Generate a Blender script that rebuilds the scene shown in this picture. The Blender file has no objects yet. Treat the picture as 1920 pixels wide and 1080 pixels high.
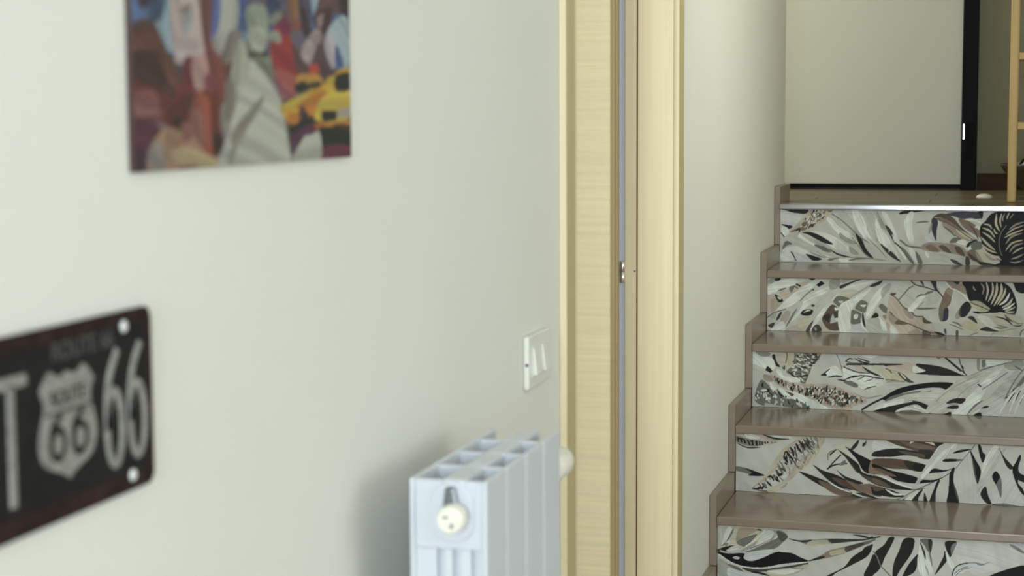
import bpy, bmesh, math, random
import numpy as np
from mathutils import Vector, Matrix
random.seed(7)
C = bpy.context.scene.collection
PI = math.pi
EZ = 1.371                      # eye height above the room floor

# ---------------------------------------------------------------- camera
FPX, YAW, PITCH, ROLL = 3287.0, 0.28208, 0.10087, -0.0057
def axes():
    cy, sy, cp, sp = math.cos(YAW), math.sin(YAW), math.cos(PITCH), math.sin(PITCH)
    f = Vector((-sy*cp, cy*cp, -sp)); r = Vector((cy, sy, 0)); u = r.cross(f)
    cr, sr = math.cos(ROLL), math.sin(ROLL)
    return cr*r + sr*u, -sr*r + cr*u, f
AR, AU, AF = axes()
cam = bpy.data.cameras.new('camera'); co = bpy.data.objects.new('camera', cam); C.objects.link(co)
m = Matrix((AR, AU, -AF)).transposed().to_4x4(); m.translation = (0, 0, EZ)
co.matrix_world = m
cam.sensor_width = 36; cam.lens = FPX/1920*36; cam.clip_start = 0.05
cam.dof.use_dof = True; cam.dof.focus_distance = 4.3; cam.dof.aperture_fstop = 5.6
bpy.context.scene.camera = co
# ---------------------------------------------------------------- world and light
w = bpy.data.worlds.new('world'); bpy.context.scene.world = w; w.use_nodes = True
wb = w.node_tree.nodes['Background']
wb.inputs[0].default_value = (0.62, 0.80, 1.0, 1); wb.inputs[1].default_value = 1.2
def area(name, loc, rot, sx, sy, power, col):
    l = bpy.data.lights.new(name, 'AREA'); l.shape = 'RECTANGLE'; l.size = sx; l.size_y = sy
    l.energy = power; l.color = col
    o = bpy.data.objects.new(name, l); C.objects.link(o); o.location = loc; o.rotation_euler = rot
    return o
SRX = 0.53
# daylight through the window behind the camera, through the side window, and from the upper landing
area('window_daylight', (0.25, -2.36, 1.60), (PI/2, 0, 0), 1.7, 1.5, 150, (0.77, 0.87, 1.0))
area('side_window_daylight', (2.66, 1.1, 1.60), (0, PI/2, 0), 1.4, 1.5, 27, (0.97, 0.98, 0.94))
area('landing_daylight', (-2.12, 6.0, 2.2), (0, -PI/2, 0), 1.2, 0.8, 30, (1.0, 0.98, 0.88))
area('stair_wall_fill', (SRX+.04, 4.34, 1.95), (0, PI/2, 0), 1.1, .54, 7.5, (1.0, 0.97, 0.78)).data.spread = math.radians(140)  # fill lamp added at an unseen opening to brighten the stair wall
area('side_room_fill', (-2.75, 2.3, 1.60), (0, -PI/2, 0), 1.2, 1.2, 40, (1.0, 0.97, 0.90))  # added lamp in the unseen side room, brightens the open door leaf
vs = bpy.context.scene.view_settings
vs.view_transform = 'Standard'; vs.look = 'None'; vs.exposure = -0.28; vs.gamma = 1.0; vs.use_curve_mapping = False

# ---------------------------------------------------------------- helpers
def lin(c):
    return tuple(((v/255)/12.92 if v/255 <= .04045 else ((v/255+.055)/1.055)**2.4) for v in c)
def mat(name, rgb, rough=.5, metal=0, spec=.5, var=0, scale=(8, 8, 8), bump=0, bscale=60, coat=0):
    mt = bpy.data.materials.new(name); mt.use_nodes = True
    nt = mt.node_tree; b = nt.nodes['Principled BSDF']
    b.inputs['Base Color'].default_value = (*lin(rgb), 1); b.inputs['Roughness'].default_value = rough
    b.inputs['Metallic'].default_value = metal; b.inputs['Specular IOR Level'].default_value = spec
    if coat: b.inputs['Coat Weight'].default_value = coat; b.inputs['Coat Roughness'].default_value = .1
    tc = nt.nodes.new('ShaderNodeTexCoord'); mp = nt.nodes.new('ShaderNodeMapping')
    mp.inputs['Scale'].default_value = scale; nt.links.new(tc.outputs['Object'], mp.inputs[0])
    n = nt.nodes.new('ShaderNodeTexNoise'); n.inputs['Detail'].default_value = 6
    n.inputs['Scale'].default_value = 1; nt.links.new(mp.outputs[0], n.inputs[0])
    if var:
        cr = nt.nodes.new('ShaderNodeValToRGB'); L = lin(rgb)
        cr.color_ramp.elements[0].position = .3; cr.color_ramp.elements[1].position = .7
        cr.color_ramp.elements[0].color = (*[v*(1-var) for v in L], 1)
        cr.color_ramp.elements[1].color = (*[min(1, v*(1+var)) for v in L], 1)
        nt.links.new(n.outputs[0], cr.inputs[0]); nt.links.new(cr.outputs[0], b.inputs['Base Color'])
    if bump:
        n2 = nt.nodes.new('ShaderNodeTexNoise'); n2.inputs['Scale'].default_value = bscale
        n2.inputs['Detail'].default_value = 4
        nt.links.new(tc.outputs['Object'], n2.inputs[0])
        bp = nt.nodes.new('ShaderNodeBump'); bp.inputs['Strength'].default_value = bump; bp.inputs['Distance'].default_value = .002
        nt.links.new(n2.outputs[0], bp.inputs['Height']); nt.links.new(bp.outputs[0], b.inputs['Normal'])
    return mt
def vmat(name, rough=.4, bump=0, coat=0, spec=.5):
    mt = bpy.data.materials.new(name); mt.use_nodes = True; nt = mt.node_tree; b = nt.nodes['Principled BSDF']
    a = nt.nodes.new('ShaderNodeAttribute'); a.attribute_name = 'print'
    nt.links.new(a.outputs['Color'], b.inputs['Base Color']); b.inputs['Roughness'].default_value = rough; b.inputs['Specular IOR Level'].default_value = spec
    if bump:
        tc = nt.nodes.new('ShaderNodeTexCoord')
        n2 = nt.nodes.new('ShaderNodeTexNoise'); n2.inputs['Scale'].default_value = 400
        nt.links.new(tc.outputs['Object'], n2.inputs[0])
        bp = nt.nodes.new('ShaderNodeBump'); bp.inputs['Strength'].default_value = bump; bp.inputs['Distance'].default_value = .001
        nt.links.new(n2.outputs[0], bp.inputs['Height']); nt.links.new(bp.outputs[0], b.inputs['Normal'])
    return mt
M = {
 'wall': mat('wall_paint', (229, 229, 219), .85, spec=.2, var=.012, scale=(3, 3, 3), bump=.15, bscale=180),
 'wall_taupe': mat('landing_wall_paint', (144, 141, 116), .85, spec=.2, var=.02, bump=.15, bscale=180),
 'ceiling': mat('ceiling_paint', (235, 233, 224), .9),
 'oak': mat('pale_oak_vertical', (236, 222, 184), .45, var=.035, scale=(90, 90, 2.2), bump=.08, bscale=200),
 'oak_h': mat('pale_oak_horizontal', (232, 222, 184), .45, var=.06, scale=(3.0, 60, 130), bump=.05, bscale=200),
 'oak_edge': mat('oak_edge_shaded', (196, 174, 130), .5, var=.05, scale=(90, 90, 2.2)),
 'oak_face_shade': mat('casing_veneer_shade', (198, 182, 134), .5, var=.05, scale=(90, 90, 2.2)),  # tan veneer tone, darkened to carry the weak side light in its colour
 'gasket': mat('grey_rubber_seal', (226, 229, 232), .55),
 'gap': mat('joint_brown', (120, 78, 52), .7),
 'tread': mat('brown_gres_tread', (142, 127, 110), .18, var=.10, scale=(4, 9, 9), bump=.02, bscale=60),
 'skirt': mat('brown_gres_skirting', (146, 131, 113), .3, var=.08, scale=(9, 9, 9)),
 'alu': mat('brushed_aluminium', (186, 187, 190), .13, metal=1),
 'chrome': mat('chrome_metal', (235, 235, 235), .12, metal=1),
 'steel_dark': mat('dull_steel', (140, 145, 150), .3, metal=1),
 'black': mat('black_painted_frame', (10, 10, 12), .6, spec=.12),
 'black2': mat('black_lock_plate', (5, 4, 4), .6, spec=.1),
 'panel': mat('pale_grey_door_panel', (198, 198, 182), .6, var=.01, scale=(2, 2, 2)),
 'plank': mat('grey_brown_plank', (108, 96, 70), .4, var=.14, scale=(2.5, 30, 30), bump=.05),
 'plank2': mat('grey_brown_plank_dark', (98, 88, 64), .4, var=.14, scale=(2.5, 30, 30), bump=.05),
 'base_wood': mat('dark_brown_baseboard', (66, 42, 22), .6, spec=.2, var=.15, scale=(4, 30, 30)),
 'pine': mat('light_pine', (200, 168, 104), .5, var=.08, scale=(40, 40, 3)),
 'floor': mat('room_gres_floor', (150, 138, 120), .3, var=.08, scale=(3, 3, 3)),
 'white': mat('white_enamel', (212, 216, 220), .3),
 'cream': mat('cream_plastic', (240, 236, 220), .4),
 'plastic': mat('white_plastic', (232, 232, 220), .35),
 'mark': mat('grey_dial_mark', (120, 115, 105), .5),
 'stop': mat('off_white_rubber', (225, 222, 208), .5),
 'bowl': mat('dark_brown_bowl', (62, 50, 40), .35, var=.2, scale=(20, 20, 20)),
 'cloth_w': mat('off_white_cloth', (205, 203, 190), .9, bump=.2),
 'cloth_k': mat('black_cloth', (18, 18, 18), .85, bump=.2),
 'cloth_g': mat('grey_cloth', (120, 118, 104), .9, bump=.2),
 'sign_rust': mat('rusty_dark_plate', (46, 30, 28), .6, spec=.15, var=.5, scale=(60, 60, 60), bump=.2, bscale=300),
 'sign_ink': mat('black_plate_paint', (30, 28, 25), .6, spec=.15, var=.25, scale=(70, 70, 70), bump=.15, bscale=300),
 'sign_grey': mat('worn_grey_paint', (140, 139, 131), .55, spec=.2, var=.25, scale=(120, 120, 120), bump=.1, bscale=300),
 'sign_faint': mat('faded_grey_letters', (72, 71, 66), .6, var=.2, scale=(120, 120, 120)),
 'screw': mat('pale_screw_head', (225, 226, 220), .4),
 'canvas_side': mat('canvas_edge', (96, 88, 86), .8),
 'print_tile': vmat('printed_gres', .5, .03, spec=.2),
 'print_canvas': vmat('printed_canvas', .65, .25),
}
def link(name, me, mt=None, parent=None):
    o = bpy.data.objects.new(name, me); C.objects.link(o)
    if mt is not None: me.materials.append(M[mt] if isinstance(mt, str) else mt)
    if parent is not None: o.parent = parent
    return o
def obj(name, bm, mt, parent=None, smooth=False, bevel=0, seg=2):
    me = bpy.data.meshes.new(name)
    bmesh.ops.recalc_face_normals(bm, faces=bm.faces); bm.to_mesh(me); bm.free()
    if smooth:
        for p in me.polygons: p.use_smooth = True
    o = link(name, me, mt, parent)
    if bevel:
        md = o.modifiers.new('bevel', 'BEVEL'); md.width = bevel; md.segments = seg; md.limit_method = 'ANGLE'
    return o
def box(bm, x0, x1, y0, y1, z0, z1):           # z relative to the floor
    vs_ = [bm.verts.new(p) for p in ((x0,y0,z0),(x1,y0,z0),(x1,y1,z0),(x0,y1,z0),(x0,y0,z1),(x1,y0,z1),(x1,y1,z1),(x0,y1,z1))]
    for f in ((3,2,1,0),(4,5,6,7),(0,1,5,4),(1,2,6,5),(2,3,7,6),(3,0,4,7)): bm.faces.new([vs_[i] for i in f])
    return bm
def boxes(*bs):
    bm = bmesh.new()
    for b in bs: box(bm, *b)
    return bm
def prism(bm, pts, axis, a, b):                # polygon in the two other axes, extruded along axis a..b
    def P(p, t):
        return {'x': (t, p[0], p[1]), 'y': (p[0], t, p[1]), 'z': (p[0], p[1], t)}[axis]
    A = [bm.verts.new(P(p, a)) for p in pts]; B = [bm.verts.new(P(p, b)) for p in pts]
    bm.faces.new(A); bm.faces.new(B[::-1]); n = len(pts)
    for i in range(n): bm.faces.new((A[i], A[(i+1) % n], B[(i+1) % n], B[i]))
    return bm
def lathe(bm, prof, centre, axis='z', n=32):   # prof: list of (radius, height)
    rings = []
    for r, h in prof:
        ring = []
        for i in range(n):
            a = 2*PI*i/n; c, s = r*math.cos(a), r*math.sin(a)
            p = {'z': (c, s, h), 'y': (c, h, s), 'x': (h, c, s)}[axis]
            ring.append(bm.verts.new(Vector(p)+Vector(centre)))
        rings.append(ring)
    for a, b in zip(rings, rings[1:]):
        for i in range(n): bm.faces.new((a[i], a[(i+1) % n], b[(i+1) % n], b[i]))
    bm.faces.new(rings[0][::-1]); bm.faces.new(rings[-1])
    return bm
def tag(o, label=None, cat=None, group=None, kind=None):
    for k, v in (('label', label), ('category', cat), ('group', group), ('kind', kind)):
        if v: o[k] = v
    return o
def thing(name, loc, label, cat, group=None, kind=None):
    o = bpy.data.objects.new(name, None); C.objects.link(o); o.location = loc; o.empty_display_size = .1
    return tag(o, label, cat, group, kind)
def parts_to(root, *os_):                      # parts modelled in world coordinates keep their place
    for o in os_:
        o.parent = root; o.matrix_parent_inverse = Matrix.Translation(-root.location)

# ---------------------------------------------------------------- printed surfaces (colour per fine mesh vertex)
def catmull(pts, closed=False, k=6):
    P = [np.array(p, float) for p in pts]; n = len(P); out = []
    if n < 3: return np.array(P)
    for i in range(n if closed else n-1):
        g = (lambda j: P[j % n]) if closed else (lambda j: P[min(max(j, 0), n-1)])
        p0, p1, p2, p3 = g(i-1), g(i), g(i+1), g(i+2)
        for t in np.arange(k)/k:
            out.append(.5*((2*p1)+(-p0+p2)*t+(2*p0-5*p1+4*p2-p3)*t*t+(-p0+3*p1-3*p2+p3)*t**3))
    if not closed: out.append(P[-1])
    return np.array(out)
class Raster:
    def __init__(s, w, h, res, base):          # metres; origin bottom left
        s.res = res; s.S = 2; s.nx = int(round(w/res))+1; s.ny = int(round(h/res))+1
        s.img = np.empty((s.ny*s.S, s.nx*s.S, 3)); s.img[:] = base
        s.rn = np.random.RandomState(5).uniform(-1, 1, 1010); s.freq = 380; s.amp = .13
        s.yy, s.xx = np.mgrid[0:s.ny*s.S, 0:s.nx*s.S]
    def poly(s, pts, col, a=1.0, col2=None):   # pts in metres
        q = (np.asarray(pts)/s.res+.5)*s.S-.5
        x0 = max(int(q[:, 0].min())-1, 0); x1 = min(int(q[:, 0].max())+2, s.img.shape[1])
        y0 = max(int(q[:, 1].min())-1, 0); y1 = min(int(q[:, 1].max())+2, s.img.shape[0])
        if x0 >= x1 or y0 >= y1: return
        X = s.xx[y0:y1, x0:x1]; Y = s.yy[y0:y1, x0:x1]; ins = np.zeros(X.shape, bool)
        xa, ya = q[-1]
        for xb, yb in q:
            if ya != yb:
                c = (ya > Y) != (yb > Y)
                ins ^= c & (X < (xb-xa)*(Y-ya)/(yb-ya)+xa)
            xa, ya = xb, yb
        col = np.array(col, float)
        if col2 is not None:                   # grades from the first point to the farthest one
            d = q-q[0]; e = d[np.argmax((d**2).sum(1))]
            t = np.clip(((X-q[0, 0])*e[0]+(Y-q[0, 1])*e[1])/(e@e+1e-9), 0, 1)[..., None]
            col = col*(1-t)+np.array(col2, float)*t
            col = col[ins]
        d = q-q[0]; e = d[np.argmax((d**2).sum(1))]; e = e/(np.hypot(*e)+1e-9)
        pc = (X[ins]-q[0, 0])*-e[1]+(Y[ins]-q[0, 1])*e[0]; al = (X[ins]-q[0, 0])*e[0]+(Y[ins]-q[0, 1])*e[1]
        h = (pc+.0015*al*al/s.S+900)*s.res*s.freq; i0 = h.astype(int) % 997; fr = h-np.floor(h)
        n1 = s.rn[i0]*(1-fr)+s.rn[(i0+1) % 997]*fr
        h2 = (al+900)*s.res*s.freq*.12+pc*.02; j0 = h2.astype(int) % 997; f2 = h2-np.floor(h2)
        n2 = s.rn[j0+5]*(1-f2)+s.rn[(j0+1) % 997+5]*f2
        col = np.clip(col*(1+(n1*.75+n2*.5)[:, None]*s.amp), 0, 255) if s.amp else col
        sub = s.img[y0:y1, x0:x1]; sub[ins] = sub[ins]*(1-a)+col*a
    def stroke(s, pts, wd, col, kind='e', a=1.0, col2=None):
        c = catmull(pts); d = np.gradient(c, axis=0); L = np.hypot(d[:, 0], d[:, 1])+1e-9
        nrm = np.stack([-d[:, 1]/L, d[:, 0]/L], 1); t = np.linspace(0, 1, len(c))
        pr = {'e': np.sin(PI*t)**.75, 'f': (1-t)**.7, 'l': np.ones(len(c))}[kind]*wd/2
        s.poly(np.concatenate([c+nrm*pr[:, None], (c-nrm*pr[:, None])[::-1]]), col, a, col2)
    def speckle(s, pts, n, wd, ln, ang, cols, seed=1):
        P = np.asarray(pts); lo, hi = P.min(0), P.max(0); rn = random.Random(seed); out = 0; tries = 0
        while out < n and tries < n*20:
            tries += 1; x, y = rn.uniform(lo[0], hi[0]), rn.uniform(lo[1], hi[1]); ins = False
            xa, ya = P[-1]
            for xb, yb in P:
                if (ya > y) != (yb > y) and x < (xb-xa)*(y-ya)/(yb-ya)+xa: ins = not ins
                xa, ya = xb, yb
            if not ins: continue
            a = math.radians(ang+rn.uniform(-22, 22)); L = ln*rn.uniform(.5, 1.2)/2; k = rn.uniform(-.4, .4)*L
            s.stroke([(x-L*math.cos(a), y-L*math.sin(a)), (x-k*math.sin(a), y+k*math.cos(a)), (x+L*math.cos(a), y+L*math.sin(a))], wd*rn.uniform(.6, 1.3), cols[rn.randrange(len(cols))], 'e')
            out += 1
    def grid(s):
        S = s.S; im = s.img.reshape(s.ny, S, s.nx, S, 3).mean((1, 3))/255
        return np.where(im <= .04045, im/12.92, ((im+.055)/1.055)**2.4)
def printed_slab(name, ras, to3, thick, mt, side, parent=None, xbreak=None):
    """front: one vertex per print dot; to3(u,v) gives the front point, thick the offset to the back"""
    g = ras.grid(); ny, nx = g.shape[:2]; us = np.arange(nx)*ras.res; vs2 = np.arange(ny)*ras.res
    if xbreak: 
        i0 = int(xbreak/ras.res); idx = np.concatenate([np.arange(i0), np.arange(i0, nx, 4)])
        if idx[-1] != nx-1: idx = np.append(idx, nx-1)
        us = us[idx]; g = g[:, idx]; nx = len(idx)
    U, V = np.meshgrid(us, vs2); co_ = to3(U.ravel(), V.ravel()); n = nx*ny
    i = (np.arange(ny-1)[:, None]*nx+np.arange(nx-1)[None]).ravel()
    F = np.stack([i, i+1, i+1+nx, i+nx], 1)
    bk = to3(np.array([0, us[-1], us[-1], 0]), np.array([0, 0, vs2[-1], vs2[-1]]))+np.array(thick)
    cor = [0, nx-1, n-1, n-nx]; co_ = np.vstack([co_, to3(np.array([0, us[-1], us[-1], 0]), np.array([0, 0, vs2[-1], vs2[-1]])), bk])
    a = n; b = n+4
    F2 = np.array([[b+3, b+2, b+1, b], [a+1, a, b, b+1], [a+2, a+1, b+1, b+2], [a+3, a+2, b+2, b+3], [a, a+3, b+3, b]])
    F = np.vstack([F, F2]); me = bpy.data.meshes.new(name)
    me.vertices.add(len(co_)); me.vertices.foreach_set('co', co_.ravel().astype(np.float32))
    me.loops.add(F.size); me.loops.foreach_set('vertex_index', F.ravel().astype(np.int32))
    me.polygons.add(len(F)); me.polygons.foreach_set('loop_start', (np.arange(len(F))*4).astype(np.int32))
    me.update(calc_edges=True)
    at = me.attributes.new('print', 'FLOAT_COLOR', 'POINT')
    cc = np.ones((len(co_), 4), np.float32); cc[:n, :3] = g.reshape(-1, 3); cc[n:, :3] = lin(side)
    at.data.foreach_set('color', cc.ravel())
    return link(name, me, mt, parent)
def pixray(px, py):
    d = AF + AR*((px-960)/FPX) - AU*((py-540)/FPX); return d
# ---------------------------------------------------------------- the setting
W = -0.727; WB = -0.835          # painted face and back face of the left wall
D0, D1 = 2.845, 3.795            # door opening in it
TOP = 3.45
NY, NZ, RUN, RISE = 4.266, EZ-1.011, .289, .18
LZ = NZ+4*RISE                   # upper landing level
LY = NY+4*RUN                    # front edge of the landing
WE = 5.662                       # where the left wall ends on the landing
FY = 6.50                        # far wall of the landing
SR = SRX                        # right wall of the stairwell
def struct(name, bm, mt, **k):
    return tag(obj(name, bm, mt, **k), kind='structure')
wl = struct('wall_left', boxes((WB, W, -2.4, D0, 0, TOP), (WB, W, D0, D1, 2.12, TOP), (WB, W, D1, WE, 0, TOP)), 'wall')
struct('floor', boxes((WB-2.0, 2.7, -2.4, NY-.262, -.12, 0)), 'floor')
struct('ceiling', boxes((WB-2.0, 2.7, -2.4, NY-.3, 2.72, 2.80)), 'ceiling')
struct('ceiling', boxes((-2.3, SR+.1, NY-.3, FY+.1, TOP, TOP+.08)), 'ceiling')
struct('wall_back', boxes((WB-2.0, -.6, -2.5, -2.4, 0, 2.8), (1.1, 2.7, -2.5, -2.4, 0, 2.8), (-.6, 1.1, -2.5, -2.4, 0, .85), (-.6, 1.1, -2.5, -2.4, 2.35, 2.8)), 'wall')
struct('wall_right', boxes((2.7, 2.8, -2.5, .35, 0, 2.8), (2.7, 2.8, 1.85, 4.1, 0, 2.8), (2.7, 2.8, .35, 1.85, 0, .85), (2.7, 2.8, .35, 1.85, 2.35, 2.8)), 'wall')
struct('wall_front', boxes((SR+.002, 2.7, 3.95, 4.05, 0, 2.72)), 'wall')
struct('wall_header', boxes((W, SR, 3.86, 3.93, 2.801, TOP)), 'wall')
struct('wall_stair', boxes((SR+.002, SR+.1, 4.6501, FY-.001, 0, TOP), (SR+.002, SR+.1, 4.051, 4.65, 0, 1.4), (SR+.002, SR+.1, 4.051, 4.65, 2.5, TOP)), 'wall')
struct('wall_far', boxes((-2.3, SR+.1, FY, FY+.1, LZ-.3, TOP)), 'wall_taupe')
struct('wall_landing', boxes((-2.4, -2.3, WE-.3, FY+.1, LZ-.3, TOP), (-2.3, WB, WE-.1, WE-.001, LZ-.3, TOP)), 'wall')
# side room behind the door
struct('wall_side_room', boxes((WB-2.0, WB-1.9, -2.4, 1.7, 0, 2.72), (WB-2.0, WB-1.9, 2.9, 4.1, 0, 2.72), (WB-2.0, WB-1.9, 1.7, 2.9, 0, 1.0), (WB-2.0, WB-1.9, 1.7, 2.9, 2.2, 2.72), (WB-1.9, WB, 4.0, 4.1, 0, 2.72)), 'wall')
# frames of the two windows behind and beside the camera
for nm, ax in (('window_1', 'y'), ('window_2', 'x')):
    bm = bmesh.new()
    for u0, u1, z0, z1 in ((0, .06, 0, 1.5), (1.44, 1.5, 0, 1.5), (.06, 1.44, 0, .06), (.06, 1.44, 1.44, 1.5), (.72, .78, .06, 1.44)):
        if ax == 'y':
            s = 1.7/1.5; box(bm, -.6+u0*s, -.6+u1*s, -2.48, -2.42, .85+z0, .85+z1)
        else: box(bm, 2.72, 2.78, .35+u0, .35+u1, .85+z0, .85+z1)
    struct(nm, bm, 'plastic')
# landing floor of planks
lf = struct('floor_landing', boxes((-2.3, SR, LY+.012, FY, LZ-.15, LZ-.012)), 'plank2')
y = LY+.012; row = 0
while y < FY-.01:
    y1 = min(y+.150, FY); x = -2.3-.37*(row % 3)
    while x < SR:
        x1 = min(x+1.2, SR); xa = max(x, -2.3)
        if x1-xa > .02:
            o = obj('plank', boxes((xa+.0012, x1-.0012, y+.0012, y1-.0012, LZ-.012, LZ-(.0006 if row % 2 else 0))), 'plank' if (row*5+int(x*3)) % 3 else 'plank2', lf)
        x = x1
    y = y1; row += 1
struct('baseboard_far', boxes((-.147, SR, FY-.014, FY-.0005, LZ, LZ+.058)), 'base_wood', bevel=.002)
# door casing, lining and leaf (doorway in the left wall)
FT = .013
dj = thing('door_1', (W, D1, 0), None, None, kind='structure')
def dpart(name, bm, mt, **k):
    o = obj(name, bm, mt, **k); parts_to(dj, o); return o
dpart('casing', boxes((W+.0005, W+FT-.0012, D0-.055, D0+.001, 0, 2.18)), 'oak')
dpart('casing_face', boxes((W+FT-.0012, W+FT, D0-.0545, D0+.001, 0, 2.18)), 'oak_face_shade')  # thin strip holding the casing face's painted-in shade
dpart('casing', boxes((W+.0005, W+FT-.0012, D1-.016, D1+.040, 0, 2.18)), 'oak')
dpart('casing_face', boxes((W+FT-.0012, W+FT, D1-.0155, D1+.040, 0, 2.18)), 'oak_face_shade')
dpart('casing', boxes((W+.0005, W+FT, D0, D1, 2.105, 2.18)), 'oak', bevel=.0015)
dpart('jamb', boxes((WB, W+FT-.002, D0+.0005, D0+.022, 0, 2.105)), 'oak')
# far lining in two boards with a dark joint between them
J = D1
dpart('jamb', boxes((-.8055, W+.0002, J-.020, J-.0005, 0, 2.105)), 'oak', bevel=.001)
dpart('jamb_stop', boxes((-.8345, -.8090, J-.0185, J-.0005, 0, 2.105)), 'oak', bevel=.001)
dpart('joint', boxes((-.8091, -.8054, J-.0165, J-.0005, 0, 2.105)), 'gap')
dpart('seal', boxes((-.8510, -.8348, J-.010, J+.004, 0, 2.105)), 'gasket', bevel=.002)
dpart('head_lining', boxes((WB, W+FT-.002, D0+.022, J-.02, 2.08, 2.105)), 'oak')
dl = thing('door_leaf', (-.87, J-.03, 0), 'pale oak door leaf standing open inside the doorway beside the radiator', 'door')
o1 = obj('leaf_panel', boxes((-1.70, -.8565, J-.070, J-.030, .01, 2.085)), 'oak_h', bevel=.001)
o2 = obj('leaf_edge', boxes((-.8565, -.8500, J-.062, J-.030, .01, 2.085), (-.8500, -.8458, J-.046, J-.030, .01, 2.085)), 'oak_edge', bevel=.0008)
parts_to(dl, o1, o2)
for hz in (.25, EZ-.357, 1.85):
    h = obj('hinge', lathe(bmesh.new(), [(.0045, -.024), (.0062, -.0225), (.0066, -.001), (.0050, 0), (.0050, .0005), (.0066, .0015), (.0062, .0225), (.0045, .024)], (-.8405, J-.016, hz), 'z', 20), 'chrome', smooth=True)
    parts_to(dl, h)
    hp = obj('hinge_arm', boxes((-.8460, -.8405, J-.019, J-.013, hz+.006, hz+.010), (-.8405, -.8345, J-.019, J-.013, hz-.010, hz-.006)), 'chrome')
    parts_to(dl, hp)
    if abs(hz-(EZ-.357)) < .1:
        s1 = obj('screw', lathe(bmesh.new(), [(.0022, 0), (.0020, -.0012), (.0008, -.0016)], (-.812, J-.0185, hz+.003), 'y', 14), 'steel_dark')
        parts_to(dj, s1)
# far door on the landing: pale panel in a black frame
dr = thing('door_2', (-.6, FY, LZ), None, None, kind='structure')
def d2(name, bm, mt, **k):
    o = obj(name, bm, mt, **k); parts_to(dr, o); return o
xl, xr = -1.12, -.150
d2('leaf_panel', boxes((xl+.05, -.203, FY-.045, FY-.001, LZ+.020, LZ+2.06)), 'panel')
d2('frame_stile', boxes((-.204, xr, FY-.065, FY-.001, LZ+.001, LZ+2.12)), 'black', bevel=.002)
d2('frame_stile', boxes((xl, xl+.051, FY-.065, FY-.001, LZ+.001, LZ+2.12)), 'black', bevel=.002)
d2('bottom_rail', boxes((xl+.05, -.203, FY-.052, FY-.001, LZ+.006, LZ+.021)), 'black')
d2('top_rail', boxes((xl+.05, -.203, FY-.065, FY-.001, LZ+2.06, LZ+2.12)), 'black')
d2('latch', boxes((-.1985, -.1915, FY-.071, FY-.064, EZ-.112, EZ-.0555)), 'chrome', bevel=.002)
d2('lock_plate', boxes((-.186, -.164, FY-.067, FY-.064, EZ-.182, EZ-.055)), 'black2', bevel=.001)
# ---------------------------------------------------------------- staircase
SX = W+.018
st = thing('staircase', (SX, NY, 0), 'indoor staircase with brown treads and leaf-printed riser tiles', 'staircase')
def sp(name, bm, mt, **k):
    o = obj(name, bm, mt, **k); parts_to(st, o); return o
NT = .022
for k in range(-1, 4):
    yk, zk = NY+k*RUN, NZ+k*RISE
    sp('tread', boxes((SX+.0005, SR, yk, yk+RUN+.03, zk-NT, zk)), 'tread', bevel=.0035, seg=3)
for k in range(-1, 5):
    yk, zk = NY+k*RUN, NZ+k*RISE
    top = zk+.054
    bot = 0 if k == -1 else zk-RISE+.0545
    y1 = yk+RUN-.0006 if k < 4 else WE
    sp('skirting_tile', boxes((W+.0005, SX, yk, y1, bot, top)), 'skirt', bevel=.0018)
sp('landing_edge_strip', prism(bmesh.new(), [(LY+.014, LZ-.0155), (LY-.0088, LZ-.0155), (LY-.0090, LZ-.0125), (LY-.0083, LZ-.0015), (LY-.0060, LZ+.0012), (LY+.014, LZ+.0014)], 'x', SX+.0005, SR), 'alu', bevel=.0005)
sp('stair_core', boxes(*[(W+.001, SR, NY+k*RUN+.031, NY+(k+1)*RUN+.029, 0, NZ+k*RISE-NT-.001) for k in range(-1, 4)]), 'gap')
INK = dict(w=(200,200,188), L=(222,226,214), S=(188,191,178), g=(156,158,144), G=(112,115,102), h=(84,84,72), k=(38,37,32), K=(20,20,18), n=(58,56,66),
           b=(128,110,92), B=(92,76,62), p=(190,178,160), P=(160,146,130), y=(194,188,160), W=(236,236,226), V=(202,205,202))
def paint(ras, Yp, X0, Z0, spec, origin, sc):
    def P(s):
        out = []
        for t in s.split():
            a, b = t.split(','); d = pixray(origin[0]+float(a)/sc, origin[1]+float(b)/sc)
            q = d*(Yp/d.y); out.append((q.x-X0, q.z+EZ-Z0))
        return out
    for line in spec.strip().splitlines():
        line = line.strip()
        if not line or line[0] == '#': continue
        head, pts = line.split(':'); h = head.split(); P_ = P(pts)
        kind, col = h[0], h[1]; c1 = INK[col[0]]; c2 = INK[col[1]] if len(col) > 1 else None
        if kind == 'p': ras.poly(catmull(P_, True), c1, float(h[2]) if len(h) > 2 else 1, c2)
        elif kind == 'z':      # z colours n width length angle
            ras.speckle(P_, int(h[2]), float(h[3])/sc*Yp/FPX, float(h[4])/sc*Yp/FPX, float(h[5]), [INK[c] for c in h[1]], int(h[2]))
        elif kind == 'q': ras.poly(np.array(P_), c1, float(h[2]) if len(h) > 2 else 1, c2)
        else:
            ras.stroke(P_, float(h[2])/sc*Yp/FPX, c1, kind, float(h[3]) if len(h) > 3 else 1, c2)
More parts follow.
